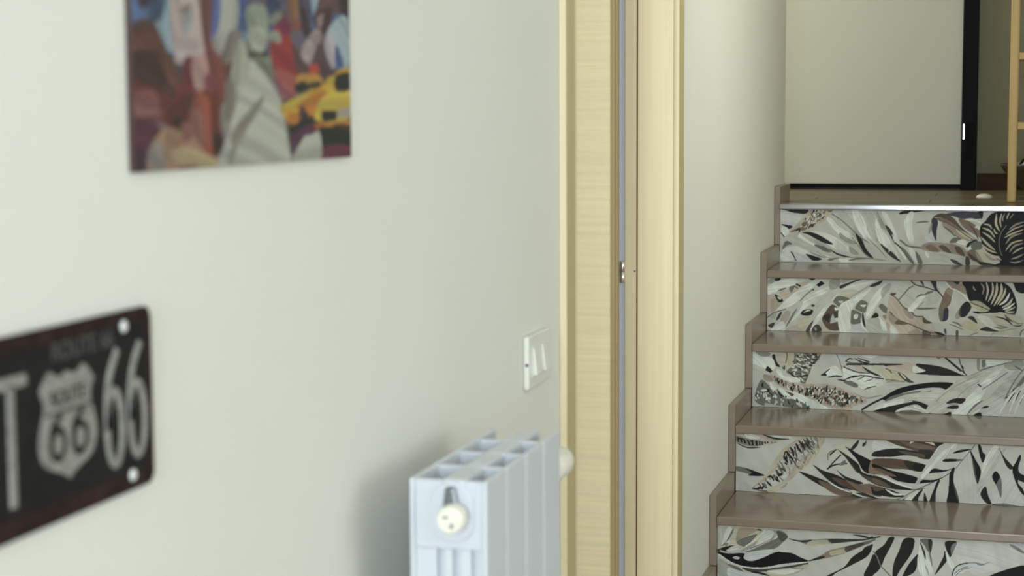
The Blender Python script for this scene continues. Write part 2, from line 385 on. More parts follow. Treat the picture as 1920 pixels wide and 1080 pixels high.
ART = {
4: [((1450, 376), 8, """
p S 1: 900,120 1100,150 1250,420 1400,640 1100,520 850,330
p S 1: 1340,150 1540,150 1560,420 1640,640 1480,560 1380,330
p V .8: 120,180 420,210 300,380 130,340
p k 1: 130,128 330,128 515,130 485,195 300,182 200,150
p p 1: 240,478 360,350 470,240 560,135 740,128 900,130 850,215 640,390 420,480
p y .8: 640,130 900,130 830,230 700,300 620,200
e G 26: 470,290 520,360 500,400
e G 30: 560,180 600,250 640,220
e g 26: 640,140 655,200 630,260
e G 26: 700,140 690,200 720,230
e b 40: 250,470 400,425 520,410
e G 22: 380,400 430,440 500,430
e G 20: 560,300 600,360 560,400
e L 18: 500,250 540,310 510,350
e L 20: 640,230 680,300 620,340
e L 16: 560,380 600,330 640,330
e G 24: 800,140 850,160 900,130
e g 18: 420,350 470,380 470,420
p k 1: 120,355 200,362 292,385 240,425 170,385
p L 1: 125,400 200,400 235,480 180,530 130,480
l k 14: 112,480 165,548
p G 1: 160,640 210,605 285,655 210,672 135,730
p S 1: 200,530 420,490 640,560 860,720 560,690 330,640
p L 1: 540,468 760,480 1000,590 1145,700 1135,765 960,740 800,650 640,540
f L 60: 380,520 560,640 800,720
p k 1: 430,480 560,472 720,535 895,655 760,635 620,565 520,510
p L 1: 795,262 860,262 1000,400 1160,500 1275,650 1150,620 1000,520 860,370
p g 1: 1000,480 1080,540 1260,640 1150,650 1000,560
z Gbk 46 22 70 60: 300,460 420,360 520,240 600,140 800,135 760,240 620,380 440,460
z Ly 26 16 50 60: 360,420 520,260 640,150 780,150 640,340
l G 15: 870,198 1000,280 1140,400 1280,530
p G 1: 1180,430 1300,540 1490,660 1380,610 1290,560
p k 1: 1235,500 1330,590 1390,720 1505,870 1370,790 1280,640
p g 1: 1145,680 1280,800 1200,810 1140,750
p L 1: 1185,150 1270,150 1330,330 1440,560 1510,680 1360,560 1230,360
e L 44: 1290,160 1370,340 1400,480 1620,760
e G 12: 1400,560 1560,700 1700,870
p L 1: 1540,270 1640,440 1750,600 1890,900 1760,830 1600,640 1535,450
p L 1: 1620,180 1700,190 1790,370 1920,700 1800,560 1690,330
p g 1: 1540,150 1600,240 1700,420 1610,400
p k .85: 1680,370 1750,420 1830,560 1925,740 1820,640 1720,470
l g 12: 1550,160 1600,300 1700,460
p k .9: 1600,640 1720,730 1800,790 1915,920 1790,860 1680,760
e L 22: 1690,650 1740,720 1730,780
e L 34: 1740,650 1830,760 1880,880
l G 10: 1180,550 1290,700 1420,840 1640,900
p L 1: 130,760 260,690 400,690 620,760 900,850 1060,850 820,880 640,860 400,800
p S 1: 310,650 520,720 740,800 960,850 700,790 480,740
p G 1: 610,660 760,690 870,770 760,760
e k 24: 830,720 980,810 1210,860
e g 30: 520,760 680,830 800,860
p k 1: 490,800 640,840 730,880 640,905 570,890 530,850
l g 10: 640,760 840,860 1060,850 1380,860 1700,900
p L 1: 120,790 260,770 300,890 130,900
l k 18: 265,765 300,820 345,905
p V 1: 320,780 480,830 570,905 360,905
p L 1: 1000,870 1200,870 1160,920 1010,920
p G 1: 820,880 990,860 900,890 860,905
p G .9: 1120,910 1240,860 1500,865 1300,880
l g 8: 1240,890 1450,880 1560,900
e k 14: 60,850 160,850
"""),
 ((1680, 376), 8, """
p k 1: 40,205 130,150 430,150 250,182 120,200
e L 60: -60,500 60,720 160,900
p L 1: 195,180 270,180 245,330 250,480 275,640 200,620 140,450 120,330
l k 20: -20,630 60,700 160,830 260,940
p G .9: 60,690 160,760 280,950 200,910
p L 1: 180,690 260,740 330,880 300,930 230,820
p G 1: 290,760 360,840 400,940 330,940
e L 50: 440,760 480,830 500,830
p V .8: 440,520 520,450 600,620 450,620
e G 26: 290,335 400,320 500,318
e G 14: 510,235 545,240
p n 1: 540,270 600,265 630,330 610,450 605,605 560,520 530,400
e g 40: 540,330 510,430 495,500
p B 1: 560,250 640,200 740,200 860,260 1000,420 1240,620 1100,560 900,380 700,260
p n .9: 740,210 900,170 1150,170 1290,190 1270,270 1000,275 880,240
p K 1: 1240,170 1305,170 1290,280 1265,240
p b 1: 940,280 1010,280 1130,330 1260,430 1280,560 1160,500 1010,400
e L 40: 1030,285 1150,290 1290,340
e L 46: 1180,400 1230,400 1250,440
e B 20: 1090,350 1180,460 1240,600
p b 1: 590,265 700,330 810,370 900,440 880,520 1010,590 1120,600 1220,620 1060,500 960,420 840,330 700,260
p P 1: 690,340 800,340 960,440 1120,540 1200,600 1040,600 930,540 820,460 720,400
e y 70: 900,430 1040,520 1180,590
l B 12: 720,310 900,410 1060,530 1210,620
e G 30: 700,380 800,450 890,540
p G 1: 800,630 860,560 960,560 980,580 920,620 860,640
p L 1: 910,620 1000,580 1080,630 1060,670 960,650
p k 1: 1050,690 1090,630 1220,580 1150,640 1080,700
p L 1: 1080,730 1130,650 1160,700 1110,740
p G 1: 1130,640 1280,620 1290,720 1150,740
l G 26: 60,590 180,680 370,710 420,740
p P 1: 370,690 480,630 640,630 840,650 1000,700 1060,760 1100,850 1280,960 1100,880 940,820 700,770 440,750
p b .9: 440,690 520,660 600,700 650,770 520,760
p B .9: 640,680 740,680 830,790 720,760
p B .9: 880,700 960,700 1040,830 930,790
p b 1: 1060,780 1150,730 1240,800 1310,950 1180,910 1090,850
p k .6: 1080,790 1180,850 1280,960 1140,890
p y .5: 1190,790 1300,740 1500,930 1300,930
p S 1: 540,790 900,830 1050,870 1040,950 800,940 640,880
p k .8: 810,880 900,900 1000,970 880,950
p k .8: 1050,840 1100,870 1110,960 1040,960
p p 1: 1110,890 1230,930 1220,960 1130,940
p k .9: 1250,920 1350,930 1500,970 1280,970
p K 1: 1480,180 1920,170 1930,1000 1640,990 1560,860 1380,780 1290,640 1260,480 1270,380 1340,310
p K 1: 1500,860 1700,980 1400,990 1560,930
e y 34: 1510,190 1500,350 1560,470
e y 24: 1590,190 1560,300 1580,410
e P 20: 1640,190 1600,260 1610,320
e y 20: 1710,180 1680,220 1660,290
e P 16: 1770,190 1740,230 1700,280
e y 26: 1310,350 1400,370 1440,430
e y 30: 1290,410 1400,450 1490,560
e y 30: 1290,470 1400,540 1490,630
e y 36: 1270,540 1370,650 1490,750
e y 30: 1280,650 1390,740 1520,790
e y 28: 1280,700 1400,820 1560,840
e P 34: 1320,780 1430,880 1570,890
e y 22: 1470,420 1490,480 1530,500
e P 28: 1690,440 1800,360 1930,320
e y 22: 1640,520 1760,430 1930,370
e y 26: 1620,560 1740,500 1920,430
e P 30: 1640,660 1740,540 1900,490
e y 26: 1640,760 1740,640 1920,590
e P 30: 1700,780 1780,680 1920,640
e y 26: 1740,800 1830,740 1920,700
e P 28: 1720,880 1820,850 1920,800
e g 20: 1700,920 1800,930 1920,890
l G 14: 1660,370 1580,480 1545,620 1570,780 1600,830
""")],
3: [((1430, 506), 8, """
p p .8: 70,330 180,380 250,500 130,640 70,620
p P .5: 130,430 300,480 240,590 130,640
p S 1: 80,110 360,110 200,180 90,190
p k 1: 180,130 270,120 250,160 190,165
p g 1: 90,150 180,120 150,200 80,200
e k 22: 360,95 380,120
p L 1: 70,250 300,150 620,115 700,150 430,240 200,330 75,370
p p 1: 250,340 400,290 520,210 700,160 560,310 330,440
p G 1: 400,260 480,240 440,330 410,320
l k 26: 500,210 570,245
l G 22: 470,240 530,280
e G 26: 220,320 300,290 360,270
p k 1: 180,370 220,380 310,460 250,490 210,440
e L 30: 220,400 260,430 280,430
p k 1: 690,125 790,130 740,155
p L 1: 170,640 300,500 440,370 640,230 860,130 1000,120 780,240 600,400 430,540 250,600 150,680
p L 1: 370,800 560,600 640,420 830,310 1040,230 1000,300 800,440 660,560 500,720
p S 1: 640,600 760,540 860,440 1000,340 900,480 800,600 740,640
l G 14: 560,470 640,380 740,300
l k 22: 745,300 770,295
q K 1: 800,225 880,165 930,205 845,258
p g 1: 1000,170 1140,120 1150,250 1020,300
p L 1: 700,930 800,720 920,560 1060,420 1200,290 1440,150 1580,130 1700,150 1430,310 1200,400 1040,500 900,690
p P .6: 1150,180 1240,130 1360,130 1240,190
p k .9: 1160,240 1290,190 1460,135 1560,130 1360,190 1180,280
p p .5: 1180,310 1300,300 1420,310 1300,420 1180,390
p y .3: 1190,330 1500,250 1600,240 1440,350 1300,420
p G 1: 1060,470 1130,390 1300,430 1230,500 1160,560 1100,520
p w 1: 1130,470 1210,460 1180,500
p B .95: 900,700 1010,540 1080,530 1150,620 1060,650 1010,800 1140,780 1150,900 1040,910 960,870 900,780
p k .8: 1060,640 1150,640 1140,720 1090,740
p k .7: 910,700 1000,660 1010,790 920,740
p L 1: 1080,560 1150,590 1090,610
p p .8: 860,800 930,850 1030,930 880,930
p L 1: 1080,730 1140,720 1130,780
p k .8: 740,920 780,830 850,830 880,920
p g 1: 770,870 810,870 800,920
p k .7: 640,930 700,820 760,760 720,880 690,935
p L 1: 1150,560 1240,470 1430,430 1330,620 1310,760 1330,940 1180,940 1130,800
p V 1: 1320,880 1480,780 1540,940 1330,940
p L .8: 1400,400 1500,340 1640,260 1540,380 1380,520
p k .9: 1600,240 1700,190 1800,160 1750,220 1640,260
l g 14: 1300,420 1450,330 1620,230
p G 1: 1390,560 1470,455 1570,490 1560,570 1530,640 1410,600
p L 1: 1460,530 1550,520 1520,560
p G 1: 1340,600 1470,650 1480,740 1460,800 1330,810 1325,700
p L 1: 1375,670 1430,670 1420,730 1370,730
e k 34: 1500,640 1510,760 1540,870
e L 26: 1475,700 1500,850 1600,945
p L 1: 1550,640 1600,500 1700,340 1850,200 1800,380 1720,520 1660,620 1560,760
p g .7: 1780,300 1900,200 1920,260 1800,420
p k 1: 1620,740 1690,640 1740,680 1720,710
p S 1: 1560,760 1680,720 1780,740 1900,930 1600,940
p L 1: 1750,700 1800,760 1920,830 1920,900 1800,900
p G 1: 1740,550 1800,510 1920,630 1930,680 1820,640
p P 1: 1800,680 1930,680 1930,800 1830,740
p k .9: 200,750 250,650 290,640 240,740
p G .8: 340,860 450,650 520,580 460,700 400,800
p P .6: 260,760 340,620 420,640 340,800
p y .9: 520,760 700,690 700,760 640,890 520,890
p k 1: 570,660 620,600 750,600 730,670 640,690
e L 24: 610,640 680,610 720,610
p k .8: 725,530 760,515 785,540 750,555
p L 1: 130,890 300,770 330,910 150,910
p p .7: 330,900 500,820 520,900
p k .8: 80,830 180,790 140,870
l G 16: 60,720 180,640 350,590
p g .6: 100,700 200,650 180,740
""" ),
 ((1670, 510), 7.68, """
p S .6: 130,120 600,120 700,420 300,500 130,380
p p 1: 0,320 90,410 180,480 280,560 360,640 470,650 480,740 600,740 640,830 780,920 900,930 0,910
p P .9: 180,500 300,560 340,620 300,680 200,600
p p 1: -20,360 130,420 180,560 250,700 120,680 -20,570
p S .7: 480,750 700,730 780,800 800,900 640,860
l B 14: -10,320 60,360 110,410 190,510 290,570 360,635 470,640
e B 36: 0,300 40,320 80,300
p B 1: 460,640 520,690 600,735 480,735
l B 14: -20,570 120,690 300,760 480,840 720,910
p P .9: -20,600 90,660 200,740 60,760 -20,700
p B .7: 60,740 120,690 240,750 150,760
e k 30: 620,860 720,890 800,925
p L 1: 0,760 60,800 120,900 0,890
p P .6: 240,880 380,820 420,900
p k .6: 460,850 540,850 580,900 470,905
p S 1: 880,240 1000,280 1140,420 1060,440 1010,400
l b 18: 110,410 180,330 260,240 330,200
l B 18: 290,120 350,180 480,215 650,270
e B 30: 420,120 450,150 480,210
p k .9: 570,120 650,120 665,230 700,290 640,260 600,180
l k 16: 650,250 720,320 760,380
e G 26: 360,370 430,330 500,330
p G 1: 480,330 540,280 620,280 560,310
p L 1: 250,530 400,370 500,340 440,420 320,570
l g 12: 340,560 400,500 480,430
e G 30: 370,525 450,530 680,520
p b 1: 690,560 720,450 800,250 900,230 880,340 860,450 800,540 820,640 780,700 710,700
p P .8: 800,260 900,240 880,340 830,320
p n 1: 740,700 770,540 830,530 820,680
p G .8: 700,560 760,520 750,700 700,660
p k 1: 980,600 1010,500 1090,425 1155,460 1160,520 1090,630 1020,650
p b .5: 930,620 1000,520 1010,640 950,680
l L 14: 790,140 860,230 1000,290 1130,420
p b .7: 780,110 960,150 1060,200 1090,320 960,260 860,200
p k .9: 900,130 1000,130 960,180
p K 1: 1060,130 1580,130 1640,160 1720,220 1780,330 1820,480 1800,600 1760,620 1600,580 1500,590 1400,590 1250,600 1180,570 1300,560 1160,450 1110,360 1080,240
p y .9: 1140,420 1300,430 1430,540 1300,580 1180,520 1150,470
l k 10: 1150,440 1280,490 1420,550
e P 20: 1190,200 1200,240 1230,270
e P 22: 1290,150 1340,230 1320,330
e y 28: 1370,130 1400,260 1370,420
e y 30: 1460,130 1470,280 1400,440
e y 36: 1530,130 1520,300 1440,480
e y 40: 1590,150 1590,300 1480,500
e y 34: 1660,220 1630,330 1530,480
e L 34: 1720,290 1660,410 1560,480
e y 34: 1760,370 1700,460 1590,520
e L 30: 1790,440 1700,510 1610,540
e y 26: 1800,500 1720,540 1640,560
e y 26: 1790,570 1720,580 1640,570
e G 12: 1180,410 1300,430 1450,540
l K 22: 1180,300 1330,430 1470,530
p K 1: 1760,120 1930,130 1930,300 1820,280 1780,200
e g 16: 1790,170 1850,150
p y .6: 960,820 1100,680 1300,620 1600,600 1900,640 1920,900 1500,900 1200,890
p y 1: 1000,780 1120,680 1200,740 1280,860 1100,840
p k .8: 840,750 920,770 1060,840 940,790
e G 24: 880,720 960,740 1030,790
p K .8: 1110,650 1190,640 1250,740 1160,690
e k 24: 1220,620 1160,680
p L .6: 1250,640 1400,640 1500,760 1560,840 1400,790
p k .9: 1280,830 1380,790 1460,820 1560,855 1400,855
e G 20: 1480,790 1580,810 1690,800
e G 14: 1520,750 1600,780 1700,790
p B .9: 1640,610 1700,660 1770,720 1680,690
e k 22: 1500,640 1650,680 1760,770
e k 16: 1760,770 1840,780 1900,760
e G 14: 1760,690 1820,740 1920,740
l g 12: 1560,860 1700,830 1900,800
e G 12: 1130,920 1200,890 1270,870
p k .7: 940,840 975,850 970,930 940,920
p k .7: 770,820 800,830 800,910 770,860
e g 14: 1430,930 1480,880 1560,870
e G 20: 1860,940 1880,860 1930,820
""")],
2: [((1400, 640), 7.385, """
p w 1: 0,0 1,0 1,1
p S .7: 80,140 340,140 330,210 180,200
p G .6: 110,150 300,150 320,200 200,205
p L 1: 70,130 200,210 340,230 400,340 330,420 230,400 90,340
p S .8: 80,310 250,380 340,420 200,450 90,380
p p .7: 400,140 680,140 640,290 520,360 400,280
p y .9: 560,140 680,140 640,330 540,350 550,220
l B 12: 545,140 560,200 540,300
p k 1: 350,200 390,180 410,270 465,350 410,340 380,270
p k 1: 260,400 290,345 350,400 340,440 280,410
e k 22: 490,350 520,380 520,320
p G .95: 690,140 1005,150 1005,230 920,310 880,420 830,540 800,590 730,560 640,480 560,440 560,400 640,330 660,230
p B .7: 880,150 1005,150 1000,200 930,290 880,240
p k .6: 940,150 1005,160 1000,240 930,300
e L 26: 760,150 770,180 730,200
e L 22: 720,200 700,260 760,270
e L 20: 800,240 790,280 850,290
e k 20: 820,180 850,250 900,260
e L 18: 850,320 880,350 850,370
e L 26: 620,400 680,400 700,380
e L 22: 590,440 680,470 700,460
e k 16: 680,330 780,360 860,370
e L 14: 690,350 780,390 850,400
e k 16: 720,430 780,470 850,470
e L 14: 700,310 790,330 860,330
e k 16: 740,200 760,250 740,290
e L 22: 780,430 760,520 800,560
e k 14: 560,410 620,450 700,500
z kGB 80 18 70 -20: 690,145 1000,150 1000,230 915,310 870,420 820,540 740,560 640,480 560,430 640,330 660,230
z Lyw 60 16 60 -20: 690,150 1000,160 990,230 900,310 860,420 800,560 640,470 600,420 660,300
p L 1: 410,400 470,400 520,480 700,500 740,560 600,560 480,510
p P 1: 230,460 320,470 370,540 330,560 240,530
p G 1: 190,540 300,600 430,720 540,790 640,800 800,840 960,940 500,930 250,900 110,800
e L 40: 190,680 260,680 300,700
e L 36: 160,730 130,790 180,780
e L 44: 230,740 280,790 330,790
e k 20: 190,720 300,700 380,790
e L 60: 330,560 360,640 420,650
e k 30: 420,660 470,740 540,770
e L 50: 450,640 520,720 510,750
e L 20: 380,720 410,770 400,790
p L 1: 440,640 560,680 700,700 860,760 1000,850 1150,910 1160,960 930,950 780,850 640,800 540,780
z kG 40 20 60 100: 190,560 430,730 640,800 800,840 900,930 250,900 120,800
z LV 30 20 50 100: 150,700 300,620 480,790 800,860 800,920 300,880
p B 1: 530,690 650,730 620,765 590,730
q w .7: 250,850 500,900 740,930 250,930
e L 24: 580,890 590,920
e L 24: 650,890 660,920
e k 20: 620,880 630,910
e k 24: 700,880 710,910
e L 30: 270,850 310,880
p p 1: 340,420 480,520 640,570 860,590 1100,590 1300,640 1460,720 1640,800 1650,860 1480,900 1420,950 1160,920 950,830 700,710 500,650 380,560
p P .6: 320,450 480,530 640,590 840,650 1010,620 1200,640 1400,720 1520,780 1640,820 1600,860 1460,870 1400,910 1200,900 1040,850 860,760 620,670 440,580
e L 16: 620,610 640,660 620,690
e L 16: 700,620 700,660 720,700
e L 18: 760,620 780,650 770,680
e L 18: 820,640 900,640 860,660
e L 22: 930,620 960,640 990,640
e L 18: 1030,620 1040,680 1030,700
e L 20: 1080,630 1100,680 1090,730
e L 22: 1170,640 1190,690 1160,730
e L 20: 1250,670 1230,720 1250,760
e L 22: 1330,690 1330,760 1300,800
e L 22: 1430,740 1410,800 1440,830
e L 20: 1500,780 1500,840 1480,860
e L 14: 560,600 570,640 600,670
e L 16: 480,560 500,600
e L 16: 820,690 830,730 800,740
e L 16: 900,700 920,760 890,780
e L 18: 960,760 980,810 960,830
e L 18: 1030,760 1060,820 1040,850
e L 20: 1120,740 1150,780 1130,820
e L 26: 1180,800 1200,850 1180,890
e L 26: 1250,800 1260,860 1240,890
e L 20: 1320,810 1310,880 1330,910
e L 24: 1370,810 1400,840 1420,830
e L 18: 1570,810 1570,850
z BkG 150 26 64 78: 340,460 480,540 640,595 840,655 1010,625 1200,645 1400,725 1520,785 1630,820 1600,855 1460,865 1400,905 1200,895 1040,845 860,755 620,665 440,575
z LWy 60 16 44 70: 480,560 640,600 840,660 1010,630 1200,650 1400,730 1520,790 1400,890 1200,880 1040,830 860,740
p K .6: 1350,720 1400,720 1390,790 1350,790
p k .6: 1260,690 1310,690 1290,760
p k .6: 1280,840 1330,840 1340,900 1290,900
p V .9: 1200,160 1350,160 1360,320 1300,310 1240,230
l G 10: 1240,170 1290,280 1330,430
l g 8: 1370,330 1330,350 1330,400
p L 1: 1560,165 1840,180 1740,230 1620,210
p L 1: 1150,360 1240,340 1320,450 1300,490 1120,480 1090,460
l k 14: 1150,380 1090,430 1040,470
p k 1: 1025,470 1080,440 1110,475
e k 22: 1120,500 1230,480 1330,490
p L .9: 1340,370 1560,430 1900,490 1900,600 1640,660 1540,620 1340,540 1340,470
l k 14: 1340,350 1450,400 1560,430 1700,440
e G 30: 1360,270 1480,310 1600,300
e k 18: 1360,290 1420,240 1480,250
e k 20: 1480,230 1600,290 1700,300
e k 18: 1520,225 1680,280 1700,290
p p .8: 1480,340 1600,340 1700,430 1560,420
e k 30: 1600,350 1720,430 1870,490
l k 16: 1460,500 1540,480 1640,475 1760,500 1900,520
e k 22: 1250,530 1370,550 1460,610
p G 1: 1340,560 1440,550 1540,600 1520,640 1420,610
e k 22: 1340,540 1460,490 1540,480
e G 16: 1520,540 1600,500 1640,480
e G 16: 1620,560 1720,530 1760,500
e k 14: 1700,540 1790,520
e L 26: 1560,620 1700,580 1840,560
e k 16: 1620,670 1700,640 1800,620
e g 18: 1460,700 1600,770 1760,790
l k 26: 1380,318 1600,318 1930,318
p y .7: 1720,350 1930,370 1930,480 1830,440
e g 20: 1640,800 1800,760 1890,750
l k 26: 1590,950 1740,860 1930,770
p L .8: 1760,930 1930,850 1930,960
p K 1: 1720,985 1830,940 1930,920 1930,1000
"""),
 ((1660, 650), 7.385, """
p y 1: 0,270 120,340 260,470 100,460 0,450
l G 22: 0,300 50,320 90,370
p p 1: 0,245 240,220 430,240 430,370 240,360 60,320
p k .9: -20,235 180,235 240,250 60,262 0,270
p k 1: 420,240 560,245 740,270 900,320 1040,380 1120,405 1000,405 800,400 600,390 410,372 540,340 480,300
p L .8: 390,260 470,290 560,335 440,365 380,340
l b 14: 0,455 120,465 270,490
p k .8: 170,360 250,380 330,450 400,500 280,480
e L 20: 200,360 260,420 290,450
e g 22: 0,500 100,480 240,490
p S .8: 0,540 330,500 400,520 100,600
p K 1: -20,700 160,590 380,530 640,495 840,495 950,515 870,600 760,570 600,570 400,600 180,660 0,740
p G 1: 0,760 100,680 400,620 640,600 560,640 300,660
e w 40: 460,640 620,590 760,580
p w 1: 340,660 640,620 850,600 780,730 500,740
p L 1: 0,790 240,720 220,800 0,870
p k 1: -20,850 180,800 380,760 300,740 460,760 620,830 560,870 420,800 200,860 100,940 -20,940
e L 40: 130,900 300,860 540,930
p G 1: 200,890 400,880 520,930 260,940
l L 24: 400,830 520,870 620,945
p K 1: 610,905 740,860 910,910 900,960 640,960
p w 1: 560,880 860,580 1100,420 1500,300 1300,480 900,900
p y .25: 560,880 860,580 1100,420 1500,300 1300,480 900,900
p L 1: 900,950 1200,640 1460,380 1620,300 1420,560 1260,820 1100,965
p w 1: 640,900 900,640 1200,450 1400,330 1280,500 940,780
p S 1: 1110,960 1340,780 1700,420 1920,240 1920,500 1640,760 1320,960
l g 10: 700,760 860,620 1100,480 1340,370
l g 10: 940,780 1100,600 1300,480
l g 12: 1180,400 1400,310 1700,210 1900,170
l G 12: 1340,590 1500,490 1700,350
l G 14: 1300,330 1500,270 1790,210
p g .8: 1640,260 1860,180 1920,260 1760,330
e G 26: 1780,260 1840,300 1900,330
p k .95: 840,790 900,740 980,715 1110,720 1060,790 960,780
p k .95: 840,850 920,815 1010,815 990,860
p g 1: 860,790 960,790 1010,800 900,810
p k 1: 1330,850 1390,820 1445,828 1400,850
p K 1: 1210,960 1310,910 1330,970
e G 26: 1130,940 1240,820 1360,740
e L 18: 1180,950 1280,890 1320,850
l K 18: 1280,518 1325,555
l k 24: 830,150 920,230 1050,340
l k 14: 830,150 960,250 1110,380 1120,400
l k 12: 1020,150 1040,240 1100,370
e k 26: 1050,250 1070,290 1080,310
e G 20: 700,140 740,160 780,140
p b .6: 1270,170 1310,170 1300,320 1270,310
p G .9: 1340,190 1390,190 1380,280 1340,280
p L .8: 1410,180 1780,180 1600,240 1430,270
l G 16: 1920,310 1780,490 1660,720
p G 1: 1860,480 1930,400 1930,480 1800,600 1760,620
e k 20: 1660,720 1740,660 1790,560
e k 14: 1690,790 1760,680 1800,640
e L 30: 1560,970 1700,720 1860,540
e L 22: 1700,960 1800,700 1920,560
e k 14: 1800,760 1840,660 1880,600
e k 14: 1860,800 1890,720 1920,640
e L 24: 1770,960 1860,760 1930,640
p V .7: 1340,960 1420,840 1560,740 1640,740 1540,970
""")],
1: [((1370, 800), 6.857, """
p p .9: 60,70 400,80 560,150 620,190 500,230 350,260 180,260 60,190
p G .8: 80,120 240,160 420,190 400,240 250,250 90,200
l k 16: 90,130 100,200
l k 22: 125,145 145,200
l k 16: 100,150 160,160
l k 24: 170,160 190,215
l k 20: 215,170 250,235
l k 20: 250,190 290,180
l k 22: 280,185 285,240
l k 26: 330,180 335,245
l k 16: 370,185 375,240
l k 12: 400,190 410,235
l k 18: 440,190 450,220
l k 16: 475,190 480,215
l b 14: 520,190 540,215
l b 10: 570,185 575,210
e k 16: 70,205 220,270 400,265
e k 20: 90,75 180,90 240,110
p L .9: 180,90 300,100 380,150 230,150
e k 22: 400,95 560,150 760,160
p L .8: 500,90 740,120 780,150 640,150 560,130
e g 12: 420,140 560,170 700,165
p p 1: 260,800 420,660 520,540 640,320 780,210 980,110 1200,140 1180,240 1080,400 960,520 860,600 760,690 600,740 420,800 300,815
p y .7: 1000,260 1180,140 1200,180 1100,380 920,560 820,600 900,480
p y .6: 480,560 640,310 780,210 700,320 620,460 520,570
p w 1: 280,800 460,680 600,520 700,340 900,180 1000,120 1140,130 1080,250 960,360 820,500 760,600 640,720 480,780
l k 20: 280,795 370,800
e k 36: 340,770 400,790 420,760
e k 30: 400,720 440,770 470,790
e k 26: 450,690 490,730 530,770
e k 30: 470,650 520,640 560,700
e k 30: 540,620 590,680 640,710
e k 40: 590,550 620,620 680,590
e G 30: 600,470 640,540 690,560
e G 20: 640,450 690,540 710,590
e G 16: 620,640 660,680 680,700
e k 38: 680,370 700,410 740,470
l k 16: 690,370 710,320 760,400
e k 34: 720,310 760,380 810,420
e k 34: 760,260 800,320 810,390
e k 34: 840,210 870,280 920,340
e k 26: 870,170 920,240 960,310
e k 22: 930,150 980,240 1020,300
e k 22: 970,130 1010,220 1060,280
e G 20: 1020,120 1060,200 1100,240
e G 16: 1070,120 1090,170 1130,190
e G 22: 840,370 860,420 900,440
e G 18: 820,460 860,520 900,510
e g 24: 900,360 960,420 940,470
e g 24: 960,400 1010,360 1040,320
e g 20: 720,500 760,560 740,640
e G 16: 700,590 730,640
e b 30: 330,820 520,835 560,830
z kGB 60 18 80 -62: 300,800 460,680 600,530 700,370 900,190 1120,130 1060,260 960,340 820,460 700,560 560,700 420,790
z bgy 30 16 60 -70: 820,560 960,400 1120,200 1140,260 1040,400 900,540
p y .8: 480,810 640,740 740,700 700,770 600,840 500,850
e g 26: 640,790 700,760 725,720
p G 1: 60,510 200,530 330,580 440,625 300,635 200,600 60,560
p K .9: 190,540 320,575 430,630 230,630 270,590
p S .8: 90,820 150,700 250,760 250,830
p k 1: 1060,490 1180,560 1360,620 1480,680 1700,780 1660,820 1480,800 1300,720 1160,600
p B .9: 1300,650 1500,700 1680,790 1740,860 1560,810 1400,740
p k 1: 880,580 1000,610 1180,680 1400,770 1640,880 1760,930 1560,930 1380,870 1200,780 1040,690
p b .8: 1140,690 1400,780 1660,900 1500,920 1300,850 1180,760
e L 20: 1240,700 1400,790 1560,850
p k 1: 1360,555 1480,640 1700,720 1620,740 1480,680
p K 1: 1470,250 1620,340 1840,470 1790,600 1700,560 1620,420
p k 1: 1370,290 1500,370 1640,480 1700,590 1920,660 1930,760 1780,700 1600,560 1480,400
p B .85: 1560,480 1660,600 1930,700 1930,770 1760,690 1600,570
l w 18: 1640,600 1760,720 1930,780
p B .8: 1600,780 1700,740 1820,740 1930,800 1930,900 1760,860
p b .8: 1480,680 1640,740 1780,770 1900,860 1700,850 1560,760
p K .9: 1800,780 1930,800 1930,870 1860,850
p k .9: 1700,850 1920,940 1760,950 1560,880
l w 22: 1560,850 1700,900 1840,935
p b 1: 1800,440 1860,430 1930,520 1930,600 1780,600
p K 1: 1810,370 1850,320 1930,310 1930,385 1860,385
p B 1: 1830,420 1930,420 1930,540 1850,500
p y .5: 1300,250 1500,170 1640,170 1560,270 1400,310 1260,400 1240,500
l G 12: 1250,430 1260,340 1370,290
e k 20: 1270,370 1300,340 1360,300
l k 16: 1240,548 1330,450 1420,360
l k 18: 1240,545 1340,490 1500,475
p G 1: 1420,460 1470,430 1480,480 1400,500
p k .95: 1540,290 1600,210 1650,170 1630,240 1560,310
e G 26: 1700,200 1720,240 1750,160
e k 28: 1700,260 1710,230 1740,200
"""),
